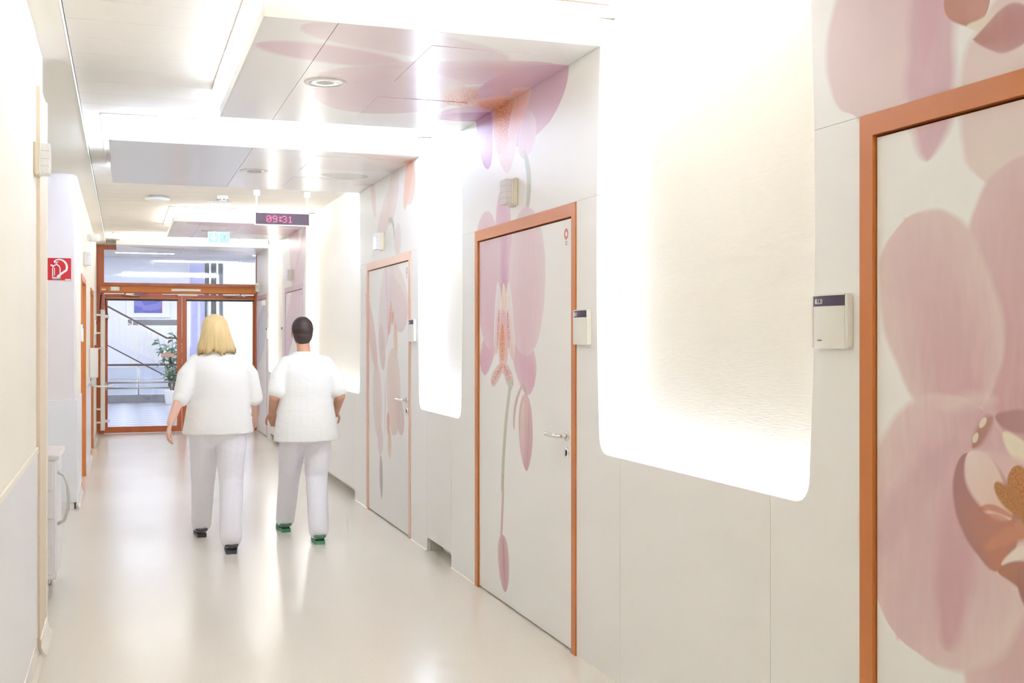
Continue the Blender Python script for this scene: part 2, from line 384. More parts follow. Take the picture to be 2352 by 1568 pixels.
(8.005,2.841,8.753,3.394,0.9633,0.5,0.5,0,0.05,(0.855,0.73,0.658),(0.871,0.791,0.761),(0.871,0.791,0.761),0.624,0),
(9.229,2.918,9.066,3.295,0.3843,0.5,0.7,0.02,0.015,(0.565,0.552,0.491),(0.631,0.631,0.591),(0.604,0.604,0.552),0.78,0),
(8.204,2.818,8.299,2.481,0.3505,0.5,0.5,0,0.02,(0.776,0.402,0.296),(0.855,0.672,0.604),(0.839,0.565,0.468),0.78,0),
(8.627,2.820,9.011,2.419,0.3105,0.45,0.42,0,0.02,(0.855,0.73,0.716),(0.823,0.672,0.658),(0.855,0.761,0.761),0.78,0),
(8.777,2.670,9.376,2.308,0.2828,0.5,0.42,0,0.02,(0.839,0.687,0.658),(0.839,0.716,0.701),(0.855,0.761,0.745),0.78,0),
(8.963,2.431,8.762,2.265,0.0345,0.1,0.1,-0.06,0.01,(0.552,0.539,0.503),(0.578,0.565,0.527),(0.552,0.539,0.503),0.78,0),
(9.660,2.929,9.481,2.500,0.1800,0.5,0.5,0,0.02,(0.839,0.617,0.552),(0.855,0.716,0.687),(0.855,0.716,0.672),0.702,0),
(8.627,2.382,8.671,2.116,0.2227,0.5,0.4,0,0.02,(0.855,0.761,0.745),(0.839,0.716,0.701),(0.855,0.761,0.745),0.702,0),
(9.446,1.214,9.902,1.890,0.2937,0.5,0.7,0,0.014,(0.776,0.552,0.515),(0.807,0.631,0.617),(0.823,0.658,0.644),0.78,0),
(8.885,2.095,9.308,1.399,0.4902,0.42,0.5,0,0.016,(0.823,0.716,0.745),(0.839,0.761,0.791),(0.855,0.791,0.807),0.78,0),
(8.963,1.908,8.355,1.644,0.3305,0.38,0.42,0.05,0.014,(0.791,0.644,0.631),(0.761,0.604,0.604),(0.776,0.631,0.631),0.78,0),
(8.963,2.023,8.327,1.682,0.3600,0.4,0.45,0.03,0.014,(0.839,0.73,0.716),(0.823,0.687,0.672),(0.839,0.73,0.716),0.702,0),
(9.141,2.147,9.043,1.402,0.0882,0.4,0.6,-0.05,0.02,(0.839,0.687,0.658),(0.776,0.604,0.617),(0.823,0.687,0.687),0.702,0),
(8.900,1.777,8.995,1.507,0.1200,0.5,0.5,0,0.01,(0.839,0.617,0.527),(0.791,0.445,0.332),(0.839,0.578,0.491),0.78,1),
(8.823,1.696,8.885,1.593,0.1000,0.5,0.5,0,0.008,(0.672,0.371,0.296),(0.716,0.434,0.361),(0.761,0.491,0.423),0.78,0),
(8.762,1.609,8.731,1.330,0.1447,0.5,0.45,0,0.012,(0.791,0.445,0.342),(0.855,0.658,0.578),(0.855,0.604,0.515),0.78,0),
(9.174,1.222,9.308,1.594,0.2357,0.5,0.42,0,0.014,(0.745,0.578,0.578),(0.776,0.644,0.644),(0.807,0.687,0.672),0.78,0),
(8.777,0.720,8.869,1.403,0.4475,0.42,0.42,0,0.014,(0.807,0.617,0.539),(0.823,0.687,0.617),(0.839,0.716,0.672),0.78,0),
(8.731,0.996,8.482,0.777,0.2294,0.42,0.4,0,0.014,(0.73,0.565,0.539),(0.745,0.604,0.578),(0.73,0.565,0.539),0.78,0),
(8.823,1.232,8.701,0.777,0.2000,0.5,0.5,0,0.02,(0.839,0.701,0.617),(0.823,0.672,0.591),(0.839,0.716,0.658),0.546,0),
(9.376,0.652,9.481,1.265,0.3471,0.45,0.42,0,0.014,(0.807,0.672,0.644),(0.791,0.658,0.658),(0.839,0.73,0.716),0.78,0),
(9.108,1.188,9.141,0.690,0.0600,0.5,0.5,0,0.02,(0.761,0.617,0.658),(0.761,0.617,0.658),(0.807,0.687,0.701),0.624,0),
(9.011,0.893,9.011,0.701,0.1100,0.5,0.5,0,0.008,(0.672,0.342,0.262),(0.73,0.434,0.352),(0.761,0.479,0.413),0.78,1),
(9.308,0.767,9.308,0.524,0.2074,0.5,0.42,0,0.012,(0.791,0.658,0.672),(0.807,0.672,0.687),(0.823,0.701,0.716),0.78,0),
(8.963,0.757,8.963,0.516,0.1400,0.5,0.5,0,0.012,(0.745,0.445,0.352),(0.855,0.687,0.565),(0.839,0.604,0.503),0.78,0),
(9.325,0.552,9.308,0.474,0.0184,0.1,0.1,0,0.006,(0.61,0.644,0.539),(0.61,0.644,0.539),(0.61,0.644,0.539),0.78,0),
(9.291,0.512,9.257,0.156,0.1475,0.45,0.6,0,0.012,(0.539,0.456,0.503),(0.503,0.423,0.479),(0.631,0.552,0.591),0.78,0),
(9.274,0.492,9.274,0.211,0.0400,0.5,0.5,0,0.012,(0.413,0.342,0.392),(0.413,0.342,0.392),(0.515,0.434,0.491),0.624,0),
],
'D4':[
(13.509,2.833,13.510,4.116,0.8213,0.5,0.5,0,0.05,(0.776,0.552,0.604),(0.823,0.658,0.687),(0.839,0.73,0.745),0.9,0),
(13.952,2.768,14.592,3.379,1.3043,0.5,0.5,0,0.04,(0.73,0.515,0.578),(0.823,0.687,0.716),(0.823,0.687,0.716),0.8,0),
(13.968,2.782,14.737,2.571,1.3934,0.5,0.5,0,0.05,(0.791,0.578,0.617),(0.823,0.701,0.73),(0.823,0.672,0.701),0.9,0),
(14.005,2.493,13.788,2.191,1.7990,0.5,0.5,0,0.04,(0.745,0.515,0.552),(0.807,0.672,0.716),(0.807,0.672,0.701),0.9,0),
(14.305,1.565,14.617,2.064,2.7344,0.5,0.5,0,0.04,(0.761,0.604,0.701),(0.807,0.701,0.761),(0.807,0.701,0.761),0.9,0),
(14.005,1.458,13.788,1.981,0.7421,0.5,0.5,0,0.04,(0.761,0.631,0.73),(0.807,0.701,0.761),(0.807,0.716,0.761),0.9,0),
],
'D5':[
(18.148,1.854,17.910,1.177,1.8974,0.5,0.5,0,0.05,(0.672,0.687,0.761),(0.73,0.745,0.807),(0.761,0.776,0.823),0.9,0),
(18.012,3.045,17.314,4.708,0.4300,0.3,0.5,0,0.02,(0.552,0.552,0.539),(0.617,0.617,0.604),(0.672,0.672,0.658),0.8,0),
],
}
PRINT_STYLE = {'D0': (.02, 130), 'D2': (.006, 70), 'D3': (.006, 60), 'D4': (.006, 50), 'D5': (.006, 50)}

# ------------------------------------------------------------------ mesh helpers
class MB:
    def __init__(s):
        s.v = []; s.f = []; s.mi = []; s.sm = []
    def add(s, vs, fs, mi=0, smooth=False):
        o = len(s.v)
        s.v += [tuple(p) for p in vs]
        s.f += [tuple(i + o for i in f) for f in fs]
        s.mi += [mi] * len(fs); s.sm += [smooth] * len(fs)
        return s
    def box(s, x0, x1, y0, y1, z0, z1, mi=0, c=0.0):
        x0, x1 = min(x0, x1), max(x0, x1); y0, y1 = min(y0, y1), max(y0, y1); z0, z1 = min(z0, z1), max(z0, z1)
        if c <= 0:
            vs = [(x, y, z) for z in (z0, z1) for y in (y0, y1) for x in (x0, x1)]
            return s.add(vs, [(0, 2, 3, 1), (4, 5, 7, 6), (0, 1, 5, 4), (2, 6, 7, 3), (0, 4, 6, 2), (1, 3, 7, 5)], mi)
        c = min(c, (x1 - x0) * .45, (y1 - y0) * .45, (z1 - z0) * .45)
        vs = []; idx = {}
        X = (x0, x1); Y = (y0, y1); Z = (z0, z1)
        for i in (0, 1):
            for j in (0, 1):
                for k in (0, 1):
                    sx, sy, sz = (c if i == 0 else -c), (c if j == 0 else -c), (c if k == 0 else -c)
                    for a, p in enumerate(((X[i], Y[j] + sy, Z[k] + sz), (X[i] + sx, Y[j], Z[k] + sz), (X[i] + sx, Y[j] + sy, Z[k]))):
                        idx[i, j, k, a] = len(vs); vs.append(p)
        fs = []
        for i in (0, 1):
            f = [idx[i, 0, 0, 0], idx[i, 1, 0, 0], idx[i, 1, 1, 0], idx[i, 0, 1, 0]]; fs.append(f if i else f[::-1])
            f = [idx[0, i, 0, 1], idx[0, i, 1, 1], idx[1, i, 1, 1], idx[1, i, 0, 1]]; fs.append(f if i else f[::-1])
            f = [idx[0, 0, i, 2], idx[1, 0, i, 2], idx[1, 1, i, 2], idx[0, 1, i, 2]]; fs.append(f if i else f[::-1])
        for i in (0, 1):
            for j in (0, 1):
                fs.append([idx[i, j, 0, 0], idx[i, j, 1, 0], idx[i, j, 1, 1], idx[i, j, 0, 1]])
                fs.append([idx[i, 0, j, 0], idx[i, 1, j, 0], idx[i, 1, j, 2], idx[i, 0, j, 2]])
                fs.append([idx[0, i, j, 1], idx[1, i, j, 1], idx[1, i, j, 2], idx[0, i, j, 2]])
                for k in (0, 1):
                    fs.append([idx[i, j, k, 0], idx[i, j, k, 1], idx[i, j, k, 2]])
        # orient outward
        cx, cy, cz = (x0 + x1) / 2, (y0 + y1) / 2, (z0 + z1) / 2
        out = []
        for f in fs:
            a, b_, d = (Vector(vs[f[q]]) for q in (0, 1, 2))
            n = (b_ - a).cross(d - a)
            ctr = sum((Vector(vs[q]) for q in f), Vector()) / len(f) - Vector((cx, cy, cz))
            out.append(f if n.dot(ctr) > 0 else f[::-1])
        return s.add(vs, out, mi)
    def prism(s, poly, a0, a1, axis='x', mi=0, mi_cap=None):
        """poly: 2D points; axis x: (y,z), y: (x,z), z: (x,y)."""
        n = len(poly)
        P = {'x': lambda p, a: (a, p[0], p[1]), 'y': lambda p, a: (p[0], a, p[1]), 'z': lambda p, a: (p[0], p[1], a)}[axis]
        ar = sum(poly[i][0] * poly[(i + 1) % n][1] - poly[(i + 1) % n][0] * poly[i][1] for i in range(n))
        if (ar < 0) != (axis == 'y'):
            poly = poly[::-1]
        vs = [P(p, a0) for p in poly] + [P(p, a1) for p in poly]
        fl = a1 < a0
        sides = [(i, (i + 1) % n, n + (i + 1) % n, n + i) for i in range(n)]
        caps = [tuple(range(n))[::-1], tuple(range(n, 2 * n))]
        if fl:
            sides = [f[::-1] for f in sides]; caps = [f[::-1] for f in caps]
        s.add(vs, sides, mi)
        o = len(s.v) - 2 * n
        for f in caps:
            s.f.append(tuple(i + o for i in f)); s.mi.append(mi if mi_cap is None else mi_cap); s.sm.append(False)
        return s
    def frame_of(s, d):
        d = Vector(d).normalized()
        u = Vector((0, 0, 1)) if abs(d.z) < .9 else Vector((1, 0, 0))
        a = d.cross(u).normalized(); b = d.cross(a).normalized()
        return d, a, b
    def tube(s, pts, r, seg=12, mi=0, cap=True, smooth=True):
        pts = [Vector(p) for p in pts]
        rs = r if isinstance(r, (list, tuple)) else [r] * len(pts)
        vs = []; fs = []
        d0 = (pts[1] - pts[0]).normalized(); _, a, b = s.frame_of(d0)
        for i, p in enumerate(pts):
            d = (pts[min(i + 1, len(pts) - 1)] - pts[max(i - 1, 0)]).normalized()
            a = (a - d * a.dot(d)).normalized(); b = d.cross(a)
            for k in range(seg):
                th = 2 * math.pi * k / seg
                vs.append(p + (a * math.cos(th) + b * math.sin(th)) * rs[i])
        for i in range(len(pts) - 1):
            for k in range(seg):
                q = (k + 1) % seg
                fs.append((i * seg + k, i * seg + q, (i + 1) * seg + q, (i + 1) * seg + k))
        s.add(vs, fs, mi, smooth)
        if cap:
            o = len(s.v) - len(vs)
            s.f.append(tuple(o + k for k in range(seg))[::-1]); s.mi.append(mi); s.sm.append(False)
            s.f.append(tuple(o + (len(pts) - 1) * seg + k for k in range(seg))); s.mi.append(mi); s.sm.append(False)
        return s
    def lathe(s, prof, origin=(0, 0, 0), axis='z', seg=32, mi=0, smooth=True):
        """prof: (radius, height) pairs."""
        o = Vector(origin); vs = []; fs = []
        A = {'z': (Vector((1, 0, 0)), Vector((0, 1, 0)), Vector((0, 0, 1))), 'x': (Vector((0, 1, 0)), Vector((0, 0, 1)), Vector((1, 0, 0))), 'y': (Vector((0, 0, 1)), Vector((1, 0, 0)), Vector((0, 1, 0)))}[axis]
        for r, h in prof:
            for k in range(seg):
                th = 2 * math.pi * k / seg
                vs.append(o + A[0] * (r * math.cos(th)) + A[1] * (r * math.sin(th)) + A[2] * h)
        for i in range(len(prof) - 1):
            for k in range(seg):
                q = (k + 1) % seg
                fs.append((i * seg + k, i * seg + q, (i + 1) * seg + q, (i + 1) * seg + k))
        return s.add(vs, fs, mi, smooth)
    def rcone(s, p0, r0, p1, r1, seg=16):
        """closed round cone, for bodies"""
        p0, p1 = Vector(p0), Vector(p1); d, a, b = s.frame_of(p1 - p0)
        rings = []
        for k in range(5):
            th = math.pi / 2 * (k + .35) / 5
            rings.append((p0 - d * r0 * math.cos(th), r0 * math.sin(th)))
        for k in range(5):
            th = math.pi / 2 * (4.65 - k) / 5
            rings.append((p1 + d * r1 * math.cos(th), r1 * math.sin(th)))
        return s.rings([[c + (a * math.cos(2 * math.pi * k / seg) + b * math.sin(2 * math.pi * k / seg)) * r for k in range(seg)] for c, r in rings])
    def ell(s, c, r, seg=20, rot=None):
        rings = []
        m = Euler(rot).to_matrix() if rot else Matrix.Identity(3)
        for i in range(1, 12):
            th = math.pi * i / 12
            rings.append([Vector(c) + m @ Vector((r[0] * math.sin(th) * math.cos(2 * math.pi * k / seg), r[1] * math.sin(th) * math.sin(2 * math.pi * k / seg), -r[2] * math.cos(th))) for k in range(seg)])
        return s.rings(rings)
    def loft(s, L, seg=28, p=2.0):
        """L: (x,y,z,rx,ry) horizontal superellipse rings, bottom to top"""
        rings = []
        for x, y, z, rx, ry in L:
            rg = []
            for k in range(seg):
                th = 2 * math.pi * k / seg; cs, sn = math.cos(th), math.sin(th)
                rg.append(Vector((x + rx * math.copysign(abs(cs) ** (2 / p), cs), y + ry * math.copysign(abs(sn) ** (2 / p), sn), z)))
            rings.append(rg)
        return s.rings(rings)
    def rings(s, rings, mi=0, smooth=True):
        seg = len(rings[0]); vs = [p for r in rings for p in r]; fs = []
        for i in range(len(rings) - 1):
            for k in range(seg):
                q = (k + 1) % seg
                fs.append((i * seg + k, i * seg + q, (i + 1) * seg + q, (i + 1) * seg + k))
        fs.append(tuple(range(seg))[::-1]); fs.append(tuple(range((len(rings) - 1) * seg, len(rings) * seg)))
        return s.add(vs, fs, mi, smooth)
    def mesh(s, name):
        me = bpy.data.meshes.new(name)
        me.from_pydata(s.v, [], s.f)
        me.polygons.foreach_set('material_index', s.mi)
        me.polygons.foreach_set('use_smooth', s.sm)
        me.update()
        return me
    def obj(s, name, mats, parent=None, **tags):
        me = s.mesh(name)
        for m in (mats if isinstance(mats, (list, tuple)) else [mats]):
            me.materials.append(M[m] if isinstance(m, str) else m)
        return link(name, me, parent, **tags)

def link(name, data, parent=None, loc=None, rot=None, label=None, category=None, group=None, kind=None):
    o = bpy.data.objects.new(name, data)
    COL.objects.link(o)
    if parent: o.parent = parent
    if loc: o.location = loc
    if rot: o.rotation_euler = rot
    if label: o['label'] = label
    if category: o['category'] = category
    if group: o['group'] = group
    if kind: o['kind'] = kind
    return o

def empty(name, loc=(0, 0, 0), rot=None, **tags):
    o = link(name, None, None, loc, rot, **tags)
    o.empty_display_size = .1
    return o

def text(name, body, size, mat, parent, loc, rot, sx=1.0, align='LEFT', ext=.0004):
    c = bpy.data.curves.new(name, 'FONT')
    c.body = body; c.size = size; c.extrude = ext; c.align_x = align; c.resolution_u = 3
    tmp = bpy.data.objects.new('text_tmp', c); COL.objects.link(tmp)
    me = bpy.data.meshes.new_from_object(tmp.evaluated_get(bpy.context.evaluated_depsgraph_get()))
    bpy.data.objects.remove(tmp)
    me.name = name
    me.materials.clear(); me.materials.append(M[mat])
    o = link(name, me, parent, loc, rot)
    o.scale = (sx, 1, 1)
    return o

# ------------------------------------------------------------------ the setting
YEND = 18.60          # plane of the glass door at the far end
YBACK = -6.5          # corridor goes on behind the camera
ZC = 2.95             # upper ceiling
XB = 2.125            # back wall behind the floating panels
XL = -0.385           # near left wall
XL2 = -0.39          # far left wall

MB().add([(-1.7, YBACK, 0), (2.3, YBACK, 0), (2.3, YEND + .05, 0), (-1.7, YEND + .05, 0)], [(0, 1, 2, 3)]).obj('floor', 'floor', kind='structure', label='glossy cream vinyl floor of the corridor')

# upper ceiling: planks across the corridor with fine joints
ceil = empty('ceiling', (0, 0, ZC), kind='structure', label='pale tiled ceiling above the floating printed panels')
MB().box(-1.7, 2.3, YBACK, YEND + .05, .012, .06).obj('ceiling_backing', 'dark', ceil)
cp = MB().box(-.253, XB + .02, .002, .3313, 0, .02, 0, .0015).mesh('ceiling_panel')
cp.materials.append(M['ceiling'])
for i in range(76):
    y = 5.57 - 36 * .3333 + i * .3333
    if y < YEND - .1:
        link('ceiling_panel', cp, ceil, (0, y, 0))
MB().box(-1.7, -.262, YBACK, YEND + .05, -.04, .012).obj('ceiling_band', 'paint_cream', ceil)
MB().box(-.262, -.256, YBACK, YEND, -.044, .004).obj('ceiling_angle_trim', 'edge', ceil)

# right wall: woven back wall, then panels standing off it
wr = empty('wall_right', (XB, 0, 0), kind='structure', label='right wall with white printed panels and lit niches')
MB().box(0, .08, YBACK, YEND, 0, ZC + .01).obj('woven_backing', 'weave', wr)

# left wall
wl = empty('wall_left', (XL, 0, 0), kind='structure', label='cream left wall with grey guard panel below')
MB().box(-.16, 0, YBACK, 5.74, 0, 2.93).obj('wall_face', 'paint_cream', wl)
MB().box(0, .006, YBACK, 5.735, .10, .955, 0, .002).obj('guard_panel', 'guard', wl)
MB().box(0, .011, YBACK, 5.735, .955, .985, 0, .003).obj('guard_rail', 'paint_cream', wl)
MB().box(-.10, .016, 5.742, 6.19, 0, 2.67).obj('opening_jamb', 'paint_beige', wl)
MB().box(-.10, .020, 6.19, 6.235, 0, 2.68, 0, .004).obj('jamb_edge_trim', 'paint_cream', wl)
MB().box(-.16, -.004, 5.742, 6.235, 2.68, 2.93).obj('opening_lintel', 'paint_lilac', wl)
MB().box(-1.35, -1.25, 5.6, 10.7, 0, 2.93).obj('bay_back_wall', 'paint_cream', wl)
MB().box(-1.3, -.15, 5.64, 5.735, 0, 2.93).obj('bay_side_wall', 'paint_cream', wl)
prof = [(-.001, 0), (.03, 0), (.026, .012), (.013, .028), (.006, .05), (.004, .085), (-.001, .087)]
def skirting(name, y0, y1, x, par, side=1):
    return MB().prism([(x + side * p[0], p[1]) for p in prof], y0, y1, 'y').obj(name, 'floor', par)
bl = empty('baseboard_left', (0, 0, 0), kind='structure', label='coved cream skirting along the left wall')
skirting('skirting_run', YBACK, 5.735, XL, bl)
skirting('skirting_run', 5.742, 6.23, XL + .016, bl)
skirting('skirting_run', 10.62, 11.74, XL2, bl)
skirting('skirting_run', 13.1, 15.04, XL2, bl)
skirting('skirting_run', 16.35, YEND - .06, XL2, bl)

wf = empty('wall_left', (XL2, 10.6, 0), kind='structure', label='far left wall with pale mauve pier end facing the camera')
MB().box(-1.3, -.018, 0, .12, 0, 2.93).obj('pier_face', 'paint_lilac', wf)
for a, b, z0, z1 in ((.12, 1.2, 0, 2.93), (1.2, 2.45, 2.06, 2.93), (2.45, 4.5, 0, 2.93), (4.5, 5.7, 2.06, 2.93), (5.7, YEND - 10.6, 0, 2.93)):
    MB().box(-.22, -.001, a, b, z0, z1).obj('wall_face', 'paint_cream', wf)
MB().box(-.9, .010, -.028, -.002, .06, .95, 0, .003).obj('guard_panel', 'guard', wf)
MB().box(-.016, .010, -.002, .10, .06, .95, 0, .003).obj('guard_panel', 'guard', wf)
MB().box(.0, .008, .14, 1.13, .10, .95, 0, .002).obj('guard_panel', 'guard', wf)
MB().box(.0, .008, 2.53, 4.43, .10, .95, 0, .002).obj('guard_panel', 'guard', wf)
MB().box(-1.7 - XL2, XB + .1 - XL2, YBACK - 10.6 - .1, YBACK - 10.6, 0, ZC).obj('wall_back', 'paint_cream', None, kind='structure', label='plain cream wall closing the corridor behind').location = (XL2, 10.6, 0)

# ---- portals: wall panels, soffit, light strips
# name: (y near, y far, soffit left x, door near edge, door far edge, print, frame material, light)
PORT = [
    ('back', -3.95, -1.72, -.09, -3.62, -2.02, 'panel', 'orange'),
    ('P0', .85, 3.06, -.09, 1.165, 2.783, 'D0', 'orange'),
    ('P1', 4.68, 6.91, .537, 4.965, 6.58, 'D2', 'orange'),
    ('P2', 7.955, 10.165, -.093, 8.225, 9.826, 'D3', 'orange_hazed'),
    ('P3', 13.34, 15.50, .532, 13.56, 15.17, 'D4', 'lilac_hazed'),
    ('P4', 16.97, YEND - .012, -.10, 17.13, 18.52, 'D5', 'lilac_hazed'),
]
ZN = .98              # lower edge of the niches
def bow(z):
    q = (z - 1.85) / .95
    return .045 * max(0.0, 1 - q * q)
def strip_poly(edge, inner, seam, sgn, z0, z1):
    """panel beside a niche. edge: y of the niche side, sgn: +1 when the panel lies at larger y. Bowed edge, rounded foot."""
    pts = []
    r = .075
    if z0 < ZN:
        pts += [(inner, z0), (seam, z0), (seam, ZN - .002)]
        e0 = edge + sgn * bow(ZN + r)
        pts.append((e0 - sgn * r, ZN - .002))
        for k in range(1, 7):
            a = math.pi / 2 * k / 6
            pts.append((e0 - sgn * r * (1 - math.sin(a)), ZN + r * (1 - math.cos(a))))
        zs = ZN + r
    else:
        pts.append((inner, z0)); zs = z0; pts.append((edge + sgn * bow(z0), z0))
    n = 14
    for k in range(1, n + 1):
        z = zs + (z1 - zs) * k / n
        pts.append((edge + sgn * bow(z), z))
    pts.append((inner, z1))
    return pts

SOFFIT_LABEL = {
    'back': 'floating white ceiling panel behind the camera',
    'P0': 'floating ceiling panel over the nearest orchid door',
    'P1': 'floating ceiling panel printed with large pink orchid petals',
    'P2': 'wide grey floating ceiling panel before the hanging clock',
    'P3': 'narrow floating ceiling panel behind the hanging exit sign',
    'P4': 'farthest floating ceiling panel, against the glass transom',
}
TH = .026
def wp(y):            # parent of right-wall parts sits at (XB,0,0)
    return y
for key, ya, yb, xl, da, db, pm, fm in PORT:
    lit = strip_mat(key)
    lit_far, lit_near, lit_side = strip_mat(key, .2 if key == 'P2' else .36), strip_mat(key, .15), strip_mat(key, .45)
    PM = (lambda *q, k_=pm: M['panel'] if k_ == 'panel' else print_for(k_, *q))
    last = key == 'P4'
    zt = 2.133
    x0, x1 = XW - XB, XW - XB + TH
    # top panel over the door, cut with bowed ends
    near = [(ya + bow(zt + (2.848 - zt) * k / 8), zt + (2.848 - zt) * k / 8) for k in range(9)]
    far = [(yb - (0 if last else bow(zt + (2.848 - zt) * k / 8)), zt + (2.848 - zt) * k / 8) for k in range(9)]
    MB().prism(near + far[::-1], x0, x1, 'x', 1, 0).obj('wall_panel', [PM(ya, yb, zt, 2.85), 'edge'], wr)
    MB().prism(strip_poly(ya, da - .002, ya - .21, 1, .0, zt - .0012), x0, x1, 'x', 1, 0).obj('wall_panel', [PM(ya - .21, da, 0, zt), 'edge'], wr)
    if not last:
        MB().prism(strip_poly(yb, db + .002, yb + .21, -1, .0, zt - .0012), x0, x1, 'x', 1, 0).obj('wall_panel', [PM(db, yb + .21, 0, zt), 'edge'], wr)
    else:
        MB().box(x0, x1, db + .002, yb, 0, zt - .003).obj('wall_panel', [PM(db, yb, 0, zt)], wr)
    # carcass behind the panels, with the lamp strips on its sides
    e0, e1 = ya + .085, yb - (.0 if last else .085)
    MB().box(x1 + .002, -.001, e0, da + .02, 0, ZC - .01).obj('carcass', 'edge', wr)
    MB().box(x1 + .002, -.001, db - .02, e1, 0, ZC - .01).obj('carcass', 'edge', wr)
    MB().box(x1 + .002, -.001, da + .02, db - .02, 2.16, ZC - .01).obj('carcass', 'edge', wr)
    MB().box(x1 + .006, -.020, e0 - .012, e0 - .001, ZN + .01, ZC - .03).obj('light_strip', [lit_far], wr)
    MB().box(-.006, -.001, e0 - .036, e0 - .030, ZN, ZC - .02).obj('corner_joint', 'paint_beige', wr)
    MB().box(-.018, -.004, e0 - .030, e0 - .001, ZN, ZC - .02).obj('strip_cover', 'edge', wr)
    if not last:
        MB().box(x1 + .012, -.040, e1 + .001, e1 + .010, ZN + .01, ZC - .03).obj('light_strip', [lit_near], wr)
    # floating soffit
    s = empty('floating_soffit', (xl, ya, ZS), label=SOFFIT_LABEL[key], category='ceiling panel', group='floating ceiling panels')
    L = yb - ya; Wd = XW - xl - .001
    ft = .006
    sx = .84 - xl
    MB().box(ft, sx - .0015, ft, L - ft, 0, .022).obj('soffit_board', PM(ya, yb, ZS + XW - .84, ZS + XW - xl, .24), s)
    MB().box(sx + .0015, Wd, ft, L - ft, 0, .022).obj('soffit_board', PM(ya, yb, ZS, ZS + XW - .84, .24), s)
    MB().box(sx - .01, sx + .01, .02, L - .02, .012, .024).obj('joint_strip', 'grey_in', s)
    MB().box(0, Wd, 0, ft, 0, .058).box(0, ft, ft, L, 0, .058).box(ft, Wd, L - ft, L, 0, .058).obj('edge_frame', 'edge', s)
    MB().box(.07, Wd, .07, L - .03, .024, ZC - ZS - .001).obj('lamp_box', 'edge', s)
    MB().box(.05, Wd + .005, .055, .069, .062, ZC - ZS - .012).obj('light_strip', [strip_mat(key, {'P2': .55, 'P1': .8}.get(key, 1.0))], s)
    ls = .86 if xl > .2 else .58
    MB().box(.055, .069, .07, L * ls, .062, ZC - ZS - .012).obj('light_strip', [lit_side], s)
    if key != 'P4':
        MB().box(.07, Wd, L - .029, L - .017, .062, ZC - ZS - .012).obj('light_strip', [strip_mat(key, 2.4 if key == 'P1' else 1.0)], s)  # unseen rear strip, added to brighten the walkers' backs and mid walls
    if key != 'back':
        MB().box(1.297 - xl, 1.80 - xl, .23, .98, -.0018, 0).obj('access_hatch', PM(ya + .23, ya + .98, ZS + XW - 1.8, ZS + XW - 1.29, .24), s)
        if L > 2: MB().box(1.297 - xl, 1.80 - xl, L - .86, L - .24, -.0018, 0).obj('access_hatch', PM(yb - .86, yb - .24, ZS + XW - 1.8, ZS + XW - 1.29, .24), s)
    # flush trim round the light slot, in the upper ceiling
    MB().box(-.050, -.044, -.09, L, ZC - ZS - .006, ZC - ZS - .0005).box(-.050, Wd, -.096, -.09, ZC - ZS - .006, ZC - ZS - .0005).obj('slot_trim', 'grey_in', s)

# lower panels under the niches, raised off the floor
NICHE = [(-1.72, .85, 'back', 'P0'), (3.06, 4.68, 'P0', 'P1'), (6.91, 7.955, 'P1', 'P2'), (10.165, 13.34, 'P2', 'P3'), (15.50, 16.97, 'P3', 'P4')]
for ya, yb, ka, kb in NICHE:
    a, b = ya + .212, yb - .212
    x0, x1 = XW - XB, XW - XB + TH
    cuts = [(a, b)] if b - a < 1.6 else [(a, (a + b) / 2 - .001), ((a + b) / 2 + .001, b)]
    for k, (p, q) in enumerate(cuts):
        zb = .095 if ya != 3.06 else .004; r = .035 if ya != 3.06 else .003
        poly = [(p, ZN - .002)]
        if k == 0:
            poly += [(p, zb - r)] + [(p + r * (1 - math.cos(t_ * math.pi / 10)), zb - r + r * math.sin(t_ * math.pi / 10)) for t_ in range(1, 6)]
        else:
            poly += [(p, zb)]
        if k == len(cuts) - 1:
            poly += [(q - r * (1 - math.cos(t_ * math.pi / 10)), zb - r + r * math.sin(t_ * math.pi / 10)) for t_ in range(5, 0, -1)] + [(q, zb - r)]
        else:
            poly += [(q, zb)]
        poly += [(q, ZN - .002)]
        MB().prism(poly, x0, x1, 'x', 1, 0).obj('wall_panel', ['panel', 'edge'], wr)
    MB().box(x1 + .002, -.001, ya - .06, yb + .06, .13, ZN - .045).obj('carcass', 'grey_in', wr)
    MB().box(x1 + .002, -.001, ya + .10, a + .012, 0, .13).obj('carcass', 'grey_in', wr)
    MB().box(x1 + .002, -.001, b - .012, yb - .10, 0, .13).obj('carcass', 'grey_in', wr)
    MB().box(x1 + .008, -.020, ya + .03, yb - .03, ZN - .044, ZN - .032).obj('light_strip', [strip_mat(kb, .26)], wr)

br = empty('baseboard_right', (0, 0, 0), kind='structure', label='thin sealing joint where right wall meets floor')
for a, b in [(YBACK, -3.62), (-2.02, -1.5), (.64, 1.16), (2.785, 3.27), (4.47, 4.96), (6.585, 7.12), (7.745, 8.22), (9.83, 10.375), (13.13, 13.55), (15.18, 15.71), (16.76, 17.12)]:
    MB().prism([(XW - .006, 0), (XW + .004, 0), (XW + .004, .008), (XW - .0005, .006)], a, b, 'y').obj('sealing_joint', 'floor', br)

